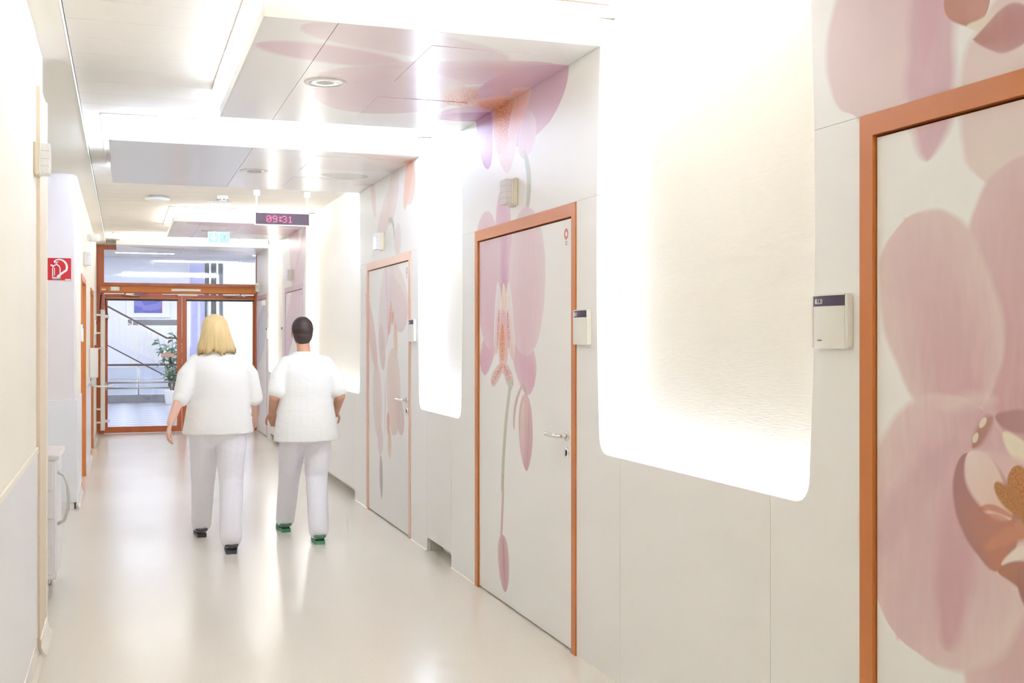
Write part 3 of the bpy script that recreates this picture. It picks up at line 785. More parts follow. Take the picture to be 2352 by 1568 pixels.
# ------------------------------------------------------------------ doors on the right wall
def lever(par, x, y, z, dirn=1):
    o = MB().lathe([(0, -.009), (.024, -.009), (.026, -.007), (.026, 0)], (x, y, z), 'x', 24)
    o.tube([(x - .005, y, z), (x - .045, y, z), (x - .056, y + dirn * .004, z), (x - .060, y + dirn * .016, z), (x - .060, y + dirn * .13, z), (x - .058, y + dirn * .14, z)], .0105, 14)
    return o.obj('door_handle', 'chrome', par)
def escutcheon(par, x, y, z):
    o = MB().lathe([(.0, -.006), (.006, -.006), (.010, -.009), (.024, -.009), (.026, -.007), (.026, 0)], (x, y, z), 'x', 24)
    k = o.obj('key_rosette', 'chrome', par)
    MB().box(x - .0105, x - .004, y - .004, y + .004, z - .016, z + .012, 0, .001).obj('key_cylinder', 'dark', k)
    return k
def ring_print(par, x, y, z, mat):
    n = 28; ro, ri = .027, .0135
    vs = []; fs = []
    for k in range(n):
        th = 2 * math.pi * k / n
        for r in (ro, ri):
            vs.append((x, y + r * math.cos(th), z + r * math.sin(th)))
    for k in range(n):
        q = (k + 1) % n
        fs.append((2 * k, 2 * k + 1, 2 * q + 1, 2 * q))
    return MB().add(vs, fs).obj('ring_emblem', mat, par)

DOORS = [  # portal index, label
    (1, 'door_1', 'nearest door, huge pink orchid print, orange frame cut by the picture edge'),
    (2, 'door_2', 'door with single pink orchid and hanging buds, orange-brown frame'),
    (3, 'door_3', 'door with pale peach orchids, beside the walking people'),
    (4, 'door_4', 'pale lilac framed door behind the dark-haired person'),
    (5, 'door_5', 'last door on the right wall beside the glass end door'),
]
for pi, nm, lab in DOORS:
    key, ya, yb, xl, da, db, pm, fm = PORT[pi]
    d = empty(nm, (XW, da, 0), kind='structure', label=lab)
    w = db - da; zt = 2.131
    fw = .052 if pi != 1 else .060
    fx0, fx1 = -.006, .05
    fh = .062
    # mitred frame: two jambs and a head
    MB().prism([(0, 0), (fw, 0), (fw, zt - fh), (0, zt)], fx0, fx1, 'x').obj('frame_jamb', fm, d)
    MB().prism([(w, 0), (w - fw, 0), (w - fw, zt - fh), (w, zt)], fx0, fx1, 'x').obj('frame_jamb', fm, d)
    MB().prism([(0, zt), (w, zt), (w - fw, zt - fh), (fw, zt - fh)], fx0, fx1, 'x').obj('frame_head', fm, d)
    MB().box(.05, .06, .01, w - .01, 0, zt - .01).obj('rebate', 'dark', d)
    leaf = MB().box(.006, .046, fw + .004, w - fw - .004, .010, zt - fh - .007, 0, .0012).obj('door_leaf', print_for(pm, da + fw, db - fw, 0, zt), d)
    if pi in (2, 3):
        lever(leaf, .006, fw + .075, 1.022)
        escutcheon(leaf, .006, fw + .075, .943)
        ring_print(leaf, .0055, fw + .092, 1.992, 'red_ring' if pi == 2 else 'mauve_ring')
        MB().box(.0052, .006, fw + .082, fw + .102, 1.951, 1.957).obj('small_print', 'grey_txt', leaf)
        MB().box(.0052, .006, fw + .082, fw + .102, 1.940, 1.946).obj('small_print', 'grey_txt', leaf)
    elif pi == 1:
        lever(leaf, .006, fw + .075, 1.022); escutcheon(leaf, .006, fw + .075, .943)
    elif pi == 4:
        lever(leaf, .006, fw + .075, 1.022)
    if pi == 5:
        c = MB().box(-.055, .004, .25, .47, 1.965, 2.035, 0, .006).obj('door_closer', 'white_pl', leaf)
        MB().box(-.040, -.028, .30, .62, 2.038, 2.048).obj('closer_arm', 'steel', c)

# ------------------------------------------------------------------ glass double door at the far end
gd = empty('door_6', (0, YEND, 0), kind='structure', label='orange-framed glass double door closing the corridor')
FL, FR = -.36, XW + .11
def gbox(name, x0, x1, z0, z1, y0=-.05, y1=.03, mat='orange_wood', par=gd, c=.003):
    return MB().box(x0, x1, y0, y1, z0, z1, 0, c).obj(name, mat, par)
gbox('frame_post', FL - .03, -.285, 0, 2.90)
gbox('frame_head', -.285, FR, 2.83, 2.90)
gbox('frame_transom', -.285, FR, 2.255, 2.325)
gbox('frame_post', 1.975, FR, 0, 2.255)
gbox('frame_post', 2.0, FR, 2.325, 2.83)
MB().box(-.285, 2.0, -.006, .006, 2.325, 2.83).obj('transom_pane', 'glass', gd)
# operator casing across the head, rounded front
pr = [(-.05, 2.16), (-.15, 2.165), (-.165, 2.18), (-.168, 2.22), (-.158, 2.255), (-.13, 2.275), (-.05, 2.28)]
MB().add([(-.34, p[0], p[1]) for p in pr] + [(1.99, p[0], p[1]) for p in pr], [(i, i + 1, i + 8, i + 7) for i in range(6)] + [tuple(range(7))[::-1], tuple(range(7, 14))], 0, False).obj('operator_casing', 'orange', gd)
gbox('sensor', -.19, -.06, 2.195, 2.255, -.19, -.155, 'white_pl')
gbox('sensor', .70, 1.14, 2.20, 2.235, -.18, -.155, 'white_pl')
gbox('maker_plate', -.32, -.255, 2.205, 2.22, -.172, -.165, 'steel')
def arm(x0, x1):
    MB().tube([(x0, -.13, 2.155), (x0, -.15, 2.135), (x0 + .12, -.15, 2.13), (x1, -.09, 2.12)], .012, 8).obj('operator_arm', 'steel', gd)
arm(.02, .24); arm(1.75, 1.52)
for x0, x1 in ((-.282, .862), (.868, 1.973)):
    lf = empty('door_leaf'); lf.parent = gd
    wl_, wr_ = (x0 + .05, x1 - .07) if x0 < 0 else (x0 + .07, x1 - .02)
    gbox('leaf_stile', x0, wl_, .012, 2.15, -.035, .02, par=lf)
    gbox('leaf_stile', wr_, x1, .012, 2.15, -.035, .02, par=lf)
    gbox('leaf_rail', wl_, wr_, .012, .105, -.035, .02, par=lf)
    gbox('leaf_rail', wl_, wr_, 2.075, 2.15, -.035, .02, par=lf)
    MB().box(wl_, wr_, -.010, -.002, .105, 2.075).obj('pane', 'glass', lf)
    gbox('blind_bar', wl_ - .01, wr_ + .01, 2.075, 2.10, -.06, -.036, 'orange', lf)
    gbox('seal', wl_ - .012, wr_ + .012, 2.050, 2.075, -.058, -.036, 'black', lf)
    for z in (.785, .70):
        MB().tube([(wl_ - .02, -.075, z), (wr_ + .02, -.075, z)], .011, 10).obj('push_bar', 'steel', lf)
    for xb in (wl_ - .02, wr_ + .02):
        MB().box(xb - .012, xb + .012, -.08, -.035, .68, .80, 0, .003).obj('bar_bracket', 'steel', lf)
    if x0 < 0:
        MB().box(wr_ - .235, wr_ - .04, -.0125, -.0105, 1.175, 1.24).obj('notice_sticker', 'red_ring', lf)
        MB().box(wr_ - .227, wr_ - .048, -.0135, -.0127, 1.183, 1.232).obj('notice_paper', 'gold_pl', lf)
        for zz in (1.195, 1.212):
            MB().box(wr_ - .215, wr_ - .06, -.0142, -.0136, zz, zz + .006).obj('notice_line', 'grey_txt', lf)
gbox('centre_closer', .80, 1.10, 2.13, 2.165, -.11, -.05, 'white_pl')
gbox('threshold', FL, FR, -.002, .006, -.05, .05, 'steel')
# black cable running up beside the left post
MB().tube([(-.325, -.062, 2.14), (-.338, -.064, 1.95), (-.33, -.064, 1.72), (-.30, -.07, 1.66)], .008, 8).obj('cable', 'black', gd)
MB().tube([(-.265, -.045, 2.08), (-.25, -.055, 1.9), (-.225, -.06, 1.80), (-.24, -.06, 1.74)], .006, 8).obj('cable', 'black', gd)
# lintel wall above the door
MB().box(-1.7, 2.4, YEND - .03, YEND + .08, 2.90, 3.3).obj('wall_end', 'paint_cream', kind='structure', label='strip of wall above the glass end door')

# tall white guard beside the end door
vg = empty('guard_post', (-.30, YEND - .30, 0), label='tall white upright finger guard on brackets left of the glass door', category='guard')
MB().prism([(-.03, -.05), (-.012, -.06), (.012, -.06), (.03, -.05), (.035, -.02), (.03, .0), (-.03, .0)], .10, 1.88, 'z').obj('guard_profile', 'white_pl', vg)
MB().box(-.033, .033, -.058, 0, 1.88, 1.90, 0, .006).obj('end_cap', 'white_pl', vg)
MB().box(-.033, .033, -.058, 0, .08, .10, 0, .006).obj('end_cap', 'white_pl', vg)
for z in (.20, .40, 1.55, 1.82):
    MB().box(-.10, -.03, -.045, -.01, z - .015, z + .015, 0, .004).obj('bracket', 'white_pl', vg)
for z in (.22, 1.80):
    MB().box(.03, .10, -.04, -.005, z - .022, z + .022, 0, .004).obj('bracket', 'white_pl', vg)

# ------------------------------------------------------------------ left wall furniture
def left_door(nm, y0, y1, lab):
    """doorway set back in the wall, lined with an orange frame"""
    d = empty(nm, (XL2, y0, 0), kind='structure', label=lab)
    w = y1 - y0; zt = 2.06
    f = [(0, 0), (.012, 0), (.012, 0), (0, 0)]
    for y, s in ((0, 1), (w, -1)):
        MB().prism([(.008, y - s * .045), (.008, y + s * .012), (-.20, y + s * .012), (-.20, y + s * .001), (-.0005, y + s * .001), (-.0005, y - s * .045)], 0, zt - .004, 'z').obj('frame_jamb', 'orange', d)
    MB().prism([(.008, zt + .045), (.008, zt - .012), (-.20, zt - .012), (-.20, zt - .001), (-.0005, zt - .001), (-.0005, zt + .045)], -.045, w + .045, 'y').obj('frame_head', 'orange', d)
    lf = MB().box(-.215, -.16, .016, w - .016, .01, zt - .016, 0, .001).obj('door_leaf', 'panel', d)
    return lf
left_door('door_7', 11.8, 13.05, 'orange-framed doorway on the left wall beyond the mauve pier')
l8 = left_door('door_8', 15.1, 16.3, 'second orange-framed doorway on the left wall, next to the glass door')
cl = MB().box(-.16, -.10, .12, .34, 1.90, 1.97, 0, .006).obj('door_closer', 'white_pl', l8)

def room_sign(loc, side, number, lab, w=.185, h=.162, word=False):
    """flat case with rounded front. side -1: on the right wall, facing -x; +1: on the left wall."""
    s = empty('room_sign', loc, label=lab, category='sign', group='room number signs')
    f = -side if False else side
    d = .028
    # curved front: profile in x,y
    n = 8
    fr = [(side * (d - .007 * (2 * k / n - 1) ** 2), -w / 2 + .014 + (w - .028) * k / n) for k in range(n + 1)]
    poly = [(0, -w / 2 + .014)] + fr + [(0, w / 2 - .014)]
    MB().prism(poly, -h / 2, h / 2, 'z').obj('case', 'gold_pl' if False else 'white_pl', s)
    for e in (-1, 1):
        MB().box(0, side * (d - .006), e * (w / 2 - .0132), e * w / 2, -h / 2 + .001, h / 2 - .001, 0, .003).obj('side_profile', 'steel' if False else 'white_pl', s)
    MB().prism([(x + side * .0006, y) for x, y in fr[:]] + [(x - side * .001, y) for x, y in fr[::-1]], h / 2 - .036, h / 2 - .005, 'z').obj('number_strip', 'navy', s)
    if number:
        rot = (R(90), 0, R(-90)) if side < 0 else (R(90), 0, R(90))
        y0 = (w / 2 - .030) if side < 0 else (-w / 2 + .030)
        t_ = text('room_number', number, .022, 'white_txt', s, (side * (d - .0022), y0, h / 2 - .029), rot, .60, ext=.0022)
        if word:
            text('small_word', 'zimmer', .009, 'grey_txt', s, (side * (d - .0008), y0 - .012, -h / 2 + .022), rot, .9, ext=.0006)
    return s
room_sign((XW, 2.912, 1.545), -1, '05.1.204', 'white room sign 05.1.204 beside the nearest orange door frame', word=True)
room_sign((XW, 4.868, 1.542), -1, '05.1.203', 'white room sign left of the big lit niche, by the single-orchid door', w=.175)
room_sign((XW, 8.135, 1.542), -1, '05.1.202', 'white room sign beside the pale peach orchid door', w=.175)
room_sign((XW, 13.455, 1.545), -1, '', 'room sign right of the lilac-framed door, behind the dark-haired person', w=.16)
room_sign((XW, 15.33, 1.545), -1, '', 'narrow ivory room sign between far niche and lilac-framed door', w=.16)
room_sign((XW, 17.05, 1.545), -1, '', 'last room sign on the right wall near the end door', w=.15)
room_sign((XL2, 11.62, 1.53), 1, '', 'white room sign on the left wall by the orange frame', w=.16)

def signal_lamp(loc, side, lab, w=.12, h=.148):
    s = empty('signal_lamp', loc, label=lab, category='lamp', group='call signal lamps')
    MB().box(0, side * .022, -w / 2, w / 2, -h / 2, h / 2, 0, .005).obj('base_plate', 'gold_pl', s)
    MB().box(side * .022, side * .030, -w / 2 + .006, w / 2 - .006, -h / 2 + .004, h / 2 - .004, 0, .003).obj('bezel', 'white_pl', s)
    for k in range(4):
        z0 = -h / 2 + .007 + k * (h - .014) / 4
        MB().box(side * .030, side * .068, -w / 2 + .010, w / 2 - .010, z0 + .0003, z0 + (h - .014) / 4 - .0003, 0, .0012).obj('lens', 'lens_pl', s)
    return s
signal_lamp((XL, 5.62, 2.305), 1, 'white call lamp on the near left wall, high up', w=.13, h=.15)
signal_lamp((XW, 5.86, 2.28), -1, 'call lamp above the single-orchid door')
signal_lamp((XW, 9.19, 2.277), -1, 'call lamp above the pale peach orchid door')
signal_lamp((XW, 14.5, 2.27), -1, 'ivory call lamp above the lilac-framed door', w=.16)
signal_lamp((XW, 18.1, 2.26), -1, 'call lamp by the right end of the glass door header', w=.15)
signal_lamp((XL2, 12.6, 2.30), 1, 'call lamp over the first orange door on the left')

# fire extinguisher sign on the pier
fs = empty('extinguisher_sign', (-.535, 10.598, 2.08), label='red square fire extinguisher sign on the mauve pier', category='sign')
MB().box(-.108, .108, -.004, 0, -.100, .100, 0, .001).obj('sign_border', 'white_txt', fs)
MB().box(-.104, .104, -.0055, -.004, -.096, .096).obj('sign_plate', 'red', fs)
def flat_line(name, pts, wdt, par, y=-.0062, mat='white_txt'):
    pts = [Vector((p[0], p[1])) for p in pts]; vs = []; fs_ = []
    ws = wdt if isinstance(wdt, list) else [wdt] * len(pts)
    for i, p in enumerate(pts):
        d = (pts[min(i + 1, len(pts) - 1)] - pts[max(i - 1, 0)]).normalized(); n = Vector((-d.y, d.x)) * ws[i] / 2
        vs += [(p.x - n.x, y, p.y - n.y), (p.x + n.x, y, p.y + n.y)]
    for i in range(len(pts) - 1):
        fs_.append((2 * i, 2 * i + 1, 2 * i + 3, 2 * i + 2))
    return MB().add(vs, fs_).obj(name, mat, par)
bt = [(-.045, -.085), (-.045, .005), (-.040, .022), (-.028, .034), (-.015, .040), (-.002, .034), (.010, .022), (.015, .005), (.015, -.085), (-.045, -.085)]
flat_line('bottle_outline', bt, .009, fs)
flat_line('bottle_band', [(-.045, -.078), (.015, -.078)], .018, fs)
flat_line('bottle_label', [(-.030, -.055), (-.030, .010)], .007, fs)
flat_line('valve', [(-.015, .040), (-.015, .066)], .010, fs)
flat_line('valve_handle', [(-.030, .062), (.002, .062)], .008, fs)
flat_line('spout', [(-.040, .026), (-.062, .036)], .014, fs)
hs = [(-.028, .052)] + [(.008 + .062 * math.cos(a), .018 + .066 * math.sin(a)) for a in [R(130 - k * 17) for k in range(10)]] + [(.03, -.035), (-.008, -.066)]
flat_line('hose', hs, [.008, .010, .011, .012, .013, .015, .016, .017, .018, .018, .018, .018, .016], fs, -.0066)
MB().box(.055, .100, -.0066, -.0056, -.094, -.084).obj('sign_footer', 'white_txt', fs)

# disinfectant dispenser with elbow lever
dp = empty('disinfectant_dispenser', (XL2, 14.6, 1.0), label='white wall dispenser with elbow lever on the left wall', category='dispenser')
MB().box(0, .10, -.05, .05, .0, .36, 0, .012).obj('dispenser_case', 'white_pl', dp)
MB().box(.02, .06, -.03, .03, -.09, 0, 0, .006).obj('bottle', 'lens_pl', dp)
MB().tube([(.05, 0, .34), (.14, 0, .36), (.16, 0, .35)], .010, 8).obj('spout_tube', 'steel', dp)
MB().tube([(.01, .0, -.085), (.10, .0, -.105), (.22, .0, -.105), (.27, .0, -.085)], .011, 8).box(.16, .28, -.05, .05, -.11, -.10, 0, .004).obj('elbow_lever', 'white_pl', dp)
ca = empty('alarm_call_point', (XL2, 17.2, 1.32), label='small red fire alarm call point by the glass door', category='fire alarm')
MB().box(0, .035, -.05, .05, -.05, .05, 0, .005).obj('alarm_case', 'red', ca)
MB().box(.035, .037, -.03, .03, -.025, .025, 0, .001).obj('alarm_pane', 'white_pl', ca)
sw = empty('switch_plate', (XL2, 16.85, 1.62), label='narrow white switch plate above the red alarm', category='switch')
MB().box(0, .03, -.06, .06, -.10, .10, 0, .005).obj('plate', 'white_pl', sw)
MB().box(.03, .036, -.04, .04, .05, .085, 0, .002).obj('button', 'navy', sw)
kp = empty('wall_siren', (XL2 + .02, 13.9, 2.62), label='small white round siren high on the left wall', category='siren')
MB().lathe([(0, .05), (.05, .05), (.062, .04), (.062, -.02), (.05, -.035), (0, -.035)], (.05, 0, 0), 'z', 20).obj('siren_body', 'white_pl', kp)
MB().box(-.02, .0, -.04, .04, -.03, .04, 0, .004).obj('mounting', 'white_pl', kp)

# white service trolley parked in the bay
tr = empty('service_trolley', (-.86, 6.95, 0), label='white drawer trolley with curved handle parked in the left bay', category='trolley')
MB().box(0, .50, 0, .55, .12, .80, 0, .01).obj('body', 'guard', tr)
MB().box(-.015, .52, -.015, .565, .80, .83, 0, .008).obj('worktop', 'paint_lilac', tr)
for k in range(4):
    dw = MB().box(.02, .48, -.010, 0, .15 + k * .16, .30 + k * .16, 0, .003).obj('drawer', 'guard', tr)
    MB().box(.16, .34, -.022, -.010, .27 + k * .16, .285 + k * .16, 0, .003).obj('drawer_pull', 'lens_pl', dw)
MB().tube([(.50, .10, .42), (.535, .10, .44), (.555, .10, .50), (.560, .10, .56), (.555, .10, .64), (.535, .10, .70), (.50, .10, .72)], .009, 10).obj('side_handle', 'steel', tr)
for x in (.06, .44):
    for y in (.07, .48):
        c = MB().lathe([(0, -.014), (.038, -.014), (.045, -.008), (.045, .008), (.038, .014), (0, .014)], (x, y, .045), 'x', 20).obj('castor', 'grey_in', tr)
        MB().box(x - .02, x + .02, y - .02, y + .02, .088, .12, 0, .003).obj('castor_fork', 'steel', c)

# ------------------------------------------------------------------ ceiling fittings
def downlight(x, y, lab):
    s = empty('downlight', (x, y, ZS), label=lab, category='lamp', group='recessed downlights')
    MB().lathe([(.108, 0), (.108, -.003), (.104, -.006), (.088, -.006), (.084, -.001)], (0, 0, 0), 'z', 40).obj('trim_ring', 'white_pl', s)
    MB().lathe([(.084, -.001), (.080, -.0045), (.066, -.0042), (.045, -.0035)], (0, 0, 0), 'z', 40).obj('reflector', 'chrome', s)
    MB().lathe([(.045, -.0036), (.0, -.0036)], (0, 0, 0), 'z', 24).obj('lamp_disc', lampm, s)
    return s
lampm = new_mat('frosted_lamp_disc', (.45, .44, .40), .35)
downlight(.972, 5.80, 'round chrome downlight in the pink orchid ceiling panel')
downlight(.962, 9.08, 'round chrome downlight in the wide grey ceiling panel')
downlight(.97, 14.4, 'small downlight in the ceiling panel behind the exit sign')
downlight(.97, 17.9, 'small downlight in the farthest ceiling panel')

sd = empty('smoke_detector', (.968, 12.12, ZC), label='white smoke detector on the ceiling above the exit sign', category='smoke detector')
MB().lathe([(.055, 0), (.055, -.018), (.0, -.018)], (0, 0, 0), 'z', 28).obj('detector_base', 'white_pl', sd)
MB().lathe([(.052, -.018), (.056, -.022), (.056, -.034), (.048, -.046), (.03, -.054), (0, -.054)], (0, 0, 0), 'z', 28).obj('detector_head', 'white_pl', sd)
for k in range(8):
    a = k * math.pi / 4 + .2
    MB().box(-.010, .010, -.002, .002, -.043, -.037).obj('vent_slot', 'dark', sd)
    o = bpy.data.objects[-1] if False else sd.children[-1]
    o.location = (.0535 * math.cos(a), .0535 * math.sin(a), 0); o.rotation_euler = (0, 0, a + math.pi / 2)
wa = empty('ceiling_sensor', (.33, 12.35, ZC), label='flat round white dome on the ceiling left of the smoke detector', category='sensor')
MB().lathe([(.07, 0), (.07, -.02), (0, -.02)], (0, 0, 0), 'z', 28).obj('spacer', 'grey_in', wa)
MB().lathe([(0, -.018), (.115, -.020), (.128, -.028), (.12, -.042), (.08, -.054), (0, -.058)], (0, 0, 0), 'z', 32).obj('dome', 'white_pl', wa)

# hanging clock
ck = empty('hanging_clock', (1.50, 11.5, 2.668), label='hanging digital clock showing 09:31 in red', category='clock')
hw, hh = .262, .055
MB().box(-hw - .008, hw + .008, .0, .055, -hh - .008, hh + .008, 0, .004).obj('clock_case', 'white_pl', ck)
face = MB().box(-hw, hw, -.003, 0, -hh, hh).obj('display_screen', 'clock_face', ck)
DIG = {'0': ['01110', '10001', '10011', '10101', '11001', '10001', '01110'], '9': ['01110', '10001', '10001', '01111', '00001', '00001', '01110'],
       '3': ['01110', '10001', '00001', '00110', '00001', '10001', '01110'], '1': ['00100', '01100', '00100', '00100', '00100', '00100', '01110'], ':': ['000', '011', '011', '000', '011', '011', '000']}
px = -.158; pt = .0098
for ch in '09:31':
    g = MB(); rows = DIG[ch]
    for r_, row in enumerate(rows):
        for c_, v in enumerate(row):
            if v == '1':
                g.box(px + c_ * pt, px + c_ * pt + .0078, -.005, -.003, .032 - r_ * pt - .0078, .032 - r_ * pt)
    g.obj('lit_digit' if ch != ':' else 'lit_colon', 'led_red', face)['kind'] = 'stuff'
    px += (len(rows[0]) + 1) * pt - (.004 if ch == ':' else 0)
for x in (-hw + .012, hw - .012):
    MB().tube([(x, .028, hh), (x, .028, ZC - 2.668 - .05)], .010, 12).obj('hanger_rod', 'white_pl', ck)
    MB().lathe([(0, -.055), (.030, -.055), (.034, -.050), (.034, 0)], (x, .028, ZC - 2.668), 'z', 24).obj('ceiling_cup', 'white_pl', ck)

# exit sign on two wires
ex = empty('exit_sign', (.968, 12.6, 2.56), label='hanging emergency exit sign, pale cyan arrow and runner', category='exit sign')
MB().box(-.115, .115, -.008, .008, -.062, .062, 0, .003).obj('sign_plate', 'exit_w', ex)
for f, y in ((1, -.0088),):
    MB().box(-.105, -.008, y, y + .0006, -.052, .052).obj('arrow_field', 'exit_c', ex)
    MB().box(.008, .105, y, y + .0006, -.052, .052).obj('runner_field', 'exit_c', ex)
    a_ = MB().add([(-.066, y - .0006, .042), (-.046, y - .0006, .042), (-.046, y - .0006, -.005), (-.024, y - .0006, .008), (-.024, y - .0006, -.010), (-.056, y - .0006, -.042), (-.088, y - .0006, -.010), (-.088, y - .0006, .008), (-.066, y - .0006, -.005)], [tuple(range(9))])
    a_.obj('arrow', 'white_txt', ex)
    flat_line('runner_body', [(.062, .022), (.056, -.004), (.066, -.024), (.060, -.044)], [.016, .014, .010, .008], ex, y - .0006)
    flat_line('runner_leg', [(.056, -.004), (.042, -.022), (.028, -.024)], [.012, .010, .008], ex, y - .0006)
    flat_line('runner_arm', [(.040, .008), (.060, .016), (.078, .004)], .007, ex, y - .0006)
    MB().lathe([(0, 0), (.010, 0)], (.066, y - .0007, .036), 'y', 16).obj('runner_head', 'white_txt', ex)
for x in (-.10, .10):
    MB().tube([(x, 0, .062), (x, 0, ZC - 2.56 - .03)], .0015, 6).obj('wire', 'steel', ex)
MB().box(-.125, .125, -.03, .03, ZC - 2.56 - .035, ZC - 2.56, 0, .004).obj('ceiling_box', 'white_pl', ex)

# ------------------------------------------------------------------ stair hall beyond the glass
M['hall_wall'] = noise_mat('pale_blue_hall_plaster', srgb(238, 239, 244), srgb(235, 236, 241), 1.0, rough=.8)
def tile_mat():
    m = new_mat('grey_checker_stone', (.5, .5, .55), .18)
    t = NT(m.node_tree); b = m.node_tree.nodes['Principled BSDF']
    g = t.n('ShaderNodeNewGeometry'); ch = t.n('ShaderNodeTexChecker'); ch.inputs['Scale'].default_value = 2.5
    mp = t.n('ShaderNodeMapping'); mp.inputs['Rotation'].default_value = (0, 0, R(45)); mp.inputs['Location'].default_value = (0, 0, .2)
    t.l(g.outputs['Position'], mp.inputs[0]); t.l(mp.outputs[0], ch.inputs['Vector'])
    ch.inputs['Color1'].default_value = srgb(206, 208, 216); ch.inputs['Color2'].default_value = srgb(168, 170, 182)
    t.l(ch.outputs['Color'], b.inputs['Base Color'])
    return m
M['tile'] = tile_mat()
M['dark_wood'] = noise_mat('dark_handrail_wood', srgb(92, 66, 62), srgb(74, 52, 50), 12, rough=.4)
M['plinth'] = noise_mat('grey_stone_plinth', srgb(128, 128, 132), srgb(108, 108, 112), 8, rough=.6)
Y0 = YEND + .05
MB().add([(-4.5, Y0, 0), (6, Y0, 0), (6, 27.4, 0), (-4.5, 27.4, 0)], [(0, 1, 2, 3)]).obj('floor', 'tile', kind='structure', label='grey chequered stone floor of the stair hall')
hw_ = empty('wall_hall', (0, 0, 0), kind='structure', label='pale blue walls of the stair hall beyond the glass')
MB().box(-4.6, 6, 32, 32.2, -3, 5).obj('wall_face', 'hall_wall', hw_)
MB().box(-4.7, -4.5, Y0, 32.2, -3, 5).obj('wall_face', 'hall_wall', hw_)
MB().box(5.9, 6.1, Y0, 32.2, -3, 5).obj('wall_face', 'hall_wall', hw_)
MB().box(-4.6, XL2 - .2, Y0 - .02, Y0 + .15, 0, 5).obj('wall_face', 'hall_wall', hw_)
MB().box(XB + .1, 6, Y0 - .02, Y0 + .15, 0, 5).obj('wall_face', 'hall_wall', hw_)
MB().box(-4.6, 6, 27.4, 32, -3, -2.9).obj('lower_landing', 'tile', hw_)
MB().box(-4.6, 6.1, Y0 - .05, 32.2, 3.6, 3.7).obj('ceiling', 'ceiling', kind='structure', label='ceiling of the stair hall')
hl_mat = new_mat('lit_hall_panel', (.9, .9, .9), .5, emit=HALL_LIGHT[0], emit_s=HALL_LIGHT[1])
for k, (x, y) in enumerate(((-1.2, 20.2), (-1.2, 23.0), (-1.2, 26.0), (3.8, 20.2), (3.8, 23.0), (3.8, 26.0), (.5, 29.5), (-2.8, 29.5), (3.8, 29.5))):
    row = 'over the stairs' if y > 29 else {20.2: 'just past the glass door', 23.0: 'midway to the balustrade', 26.0: 'near the balustrade'}[y]
    side_ = {-1.2: 'left', 3.8: 'right', .5: 'centre', -2.8: 'far left'}[x]
    h = empty('hall_ceiling_lamp', (x, y, 3.6), label='long stair hall ceiling lamp ' + row + ', ' + side_ + ' one', category='lamp', group='stair hall lamps')
    MB().box(-.7, .7, -.12, .12, -.05, 0, 0, .005).obj('lamp_tray', 'white_pl', h)
    MB().box(-.68, .68, -.10, .10, -.058, -.05).obj('lamp_diffuser', [hl_mat], h)
# dark glazed lift front and light piers at the right
lf = empty('lift_front', (1.9, 26.9, 0), label='dark glazed lift front behind the right glass leaf', category='lift')
M['dark_glass'] = new_mat('dark_lift_glass', (.10, .11, .11), .1)
M['lilac_panel'] = new_mat('pale_blue_lift_panel', srgb(176, 178, 214), .4)
MB().box(-.47, -.155, 0, .1, 0, 3.2, 0, .005).obj('lift_panel', 'lilac_panel', lf)
MB().box(-.145, .25, .02, .1, 0, 3.2, 0, .005).obj('lift_glass', 'dark_glass', lf)
for x in (-.03, .13):
    MB().box(x - .022, x + .022, -.01, .03, 0, 3.2, 0, .004).obj('lift_mullion', 'white_pl', lf)
MB().box(.26, 1.4, 0, .1, 0, 3.2, 0, .005).obj('lift_panel', 'hall_wall', lf)

# balustrade at the stairwell edge
rl = empty('glass_balustrade', (-2.5, 27.2, 0), label='glass balustrade with dark wooden handrail on grey plinth', category='railing')
MB().box(0, 3.75, -.10, .12, 0, .17, 0, .01).obj('plinth', 'plinth', rl)
MB().box(0, 3.75, -.03, .03, .83, .875, 0, .012).obj('handrail', 'dark_wood', rl)
for k in range(4):
    MB().box(.03 + k * .94, .90 + k * .94, -.004, .004, .20, .80).obj('glass_panel', 'rail_glass', rl)
    MB().tube([(.0 + k * .94, 0, .17), (.0 + k * .94, 0, .83)], .016, 8).obj('post', 'steel', rl)
MB().tube([(0, -.02, .53), (3.75, -.02, .53)], .010, 8).obj('mid_rail', 'steel', rl)

# stair flight rising to the left
sr = empty('staircase', (0, 28.6, 0), label='stair flight rising to the left with white balusters and dark handrail', category='stairs')
def on(x, dz): return 2.02 - .56 * (x + .37) + dz
xa, xb = -2.6, 1.55
MB().prism([(xa, on(xa, -.72)), (xa, on(xa, -.52)), (xb, on(xb, -.52)), (xb, on(xb, -.72))], -.03, .03, 'y').obj('stringer', 'hall_wall', sr)
MB().prism([(xa, on(xa, -.745)), (xa, on(xa, -.715)), (xb, on(xb, -.715)), (xb, on(xb, -.745))], -.035, .035, 'y').obj('stringer_edge', 'dark_wood', sr)
MB().prism([(xa, on(xa, .17)), (xa, on(xa, .215)), (.98, on(.98, .215)), (.98, on(.98, .17))], -.03, .03, 'y').obj('handrail', 'dark_wood', sr)
MB().box(.97, 1.25, -.03, .03, on(.98, .172), on(.98, .215)).obj('handrail', 'dark_wood', sr)
for dz in (-.30, -.12, .04):
    MB().prism([(xa, on(xa, dz)), (xa, on(xa, dz + .022)), (1.1, on(1.1, dz + .022)), (1.1, on(1.1, dz))], -.008, .008, 'y').obj('rail', 'white_pl', sr)
for k in range(26):
    x = xa + .1 + k * .142
    MB().box(x - .012, x + .012, -.012, .012, on(x, -.53), on(x, .18)).obj('baluster', 'white_pl', sr)
for k in range(14):
    x = xb - .15 - k * .28
    MB().box(x - .16, x + .14, .03, 1.3, on(x, -.60) - .03, on(x, -.60), 0, .004).obj('tread', 'plinth', sr)
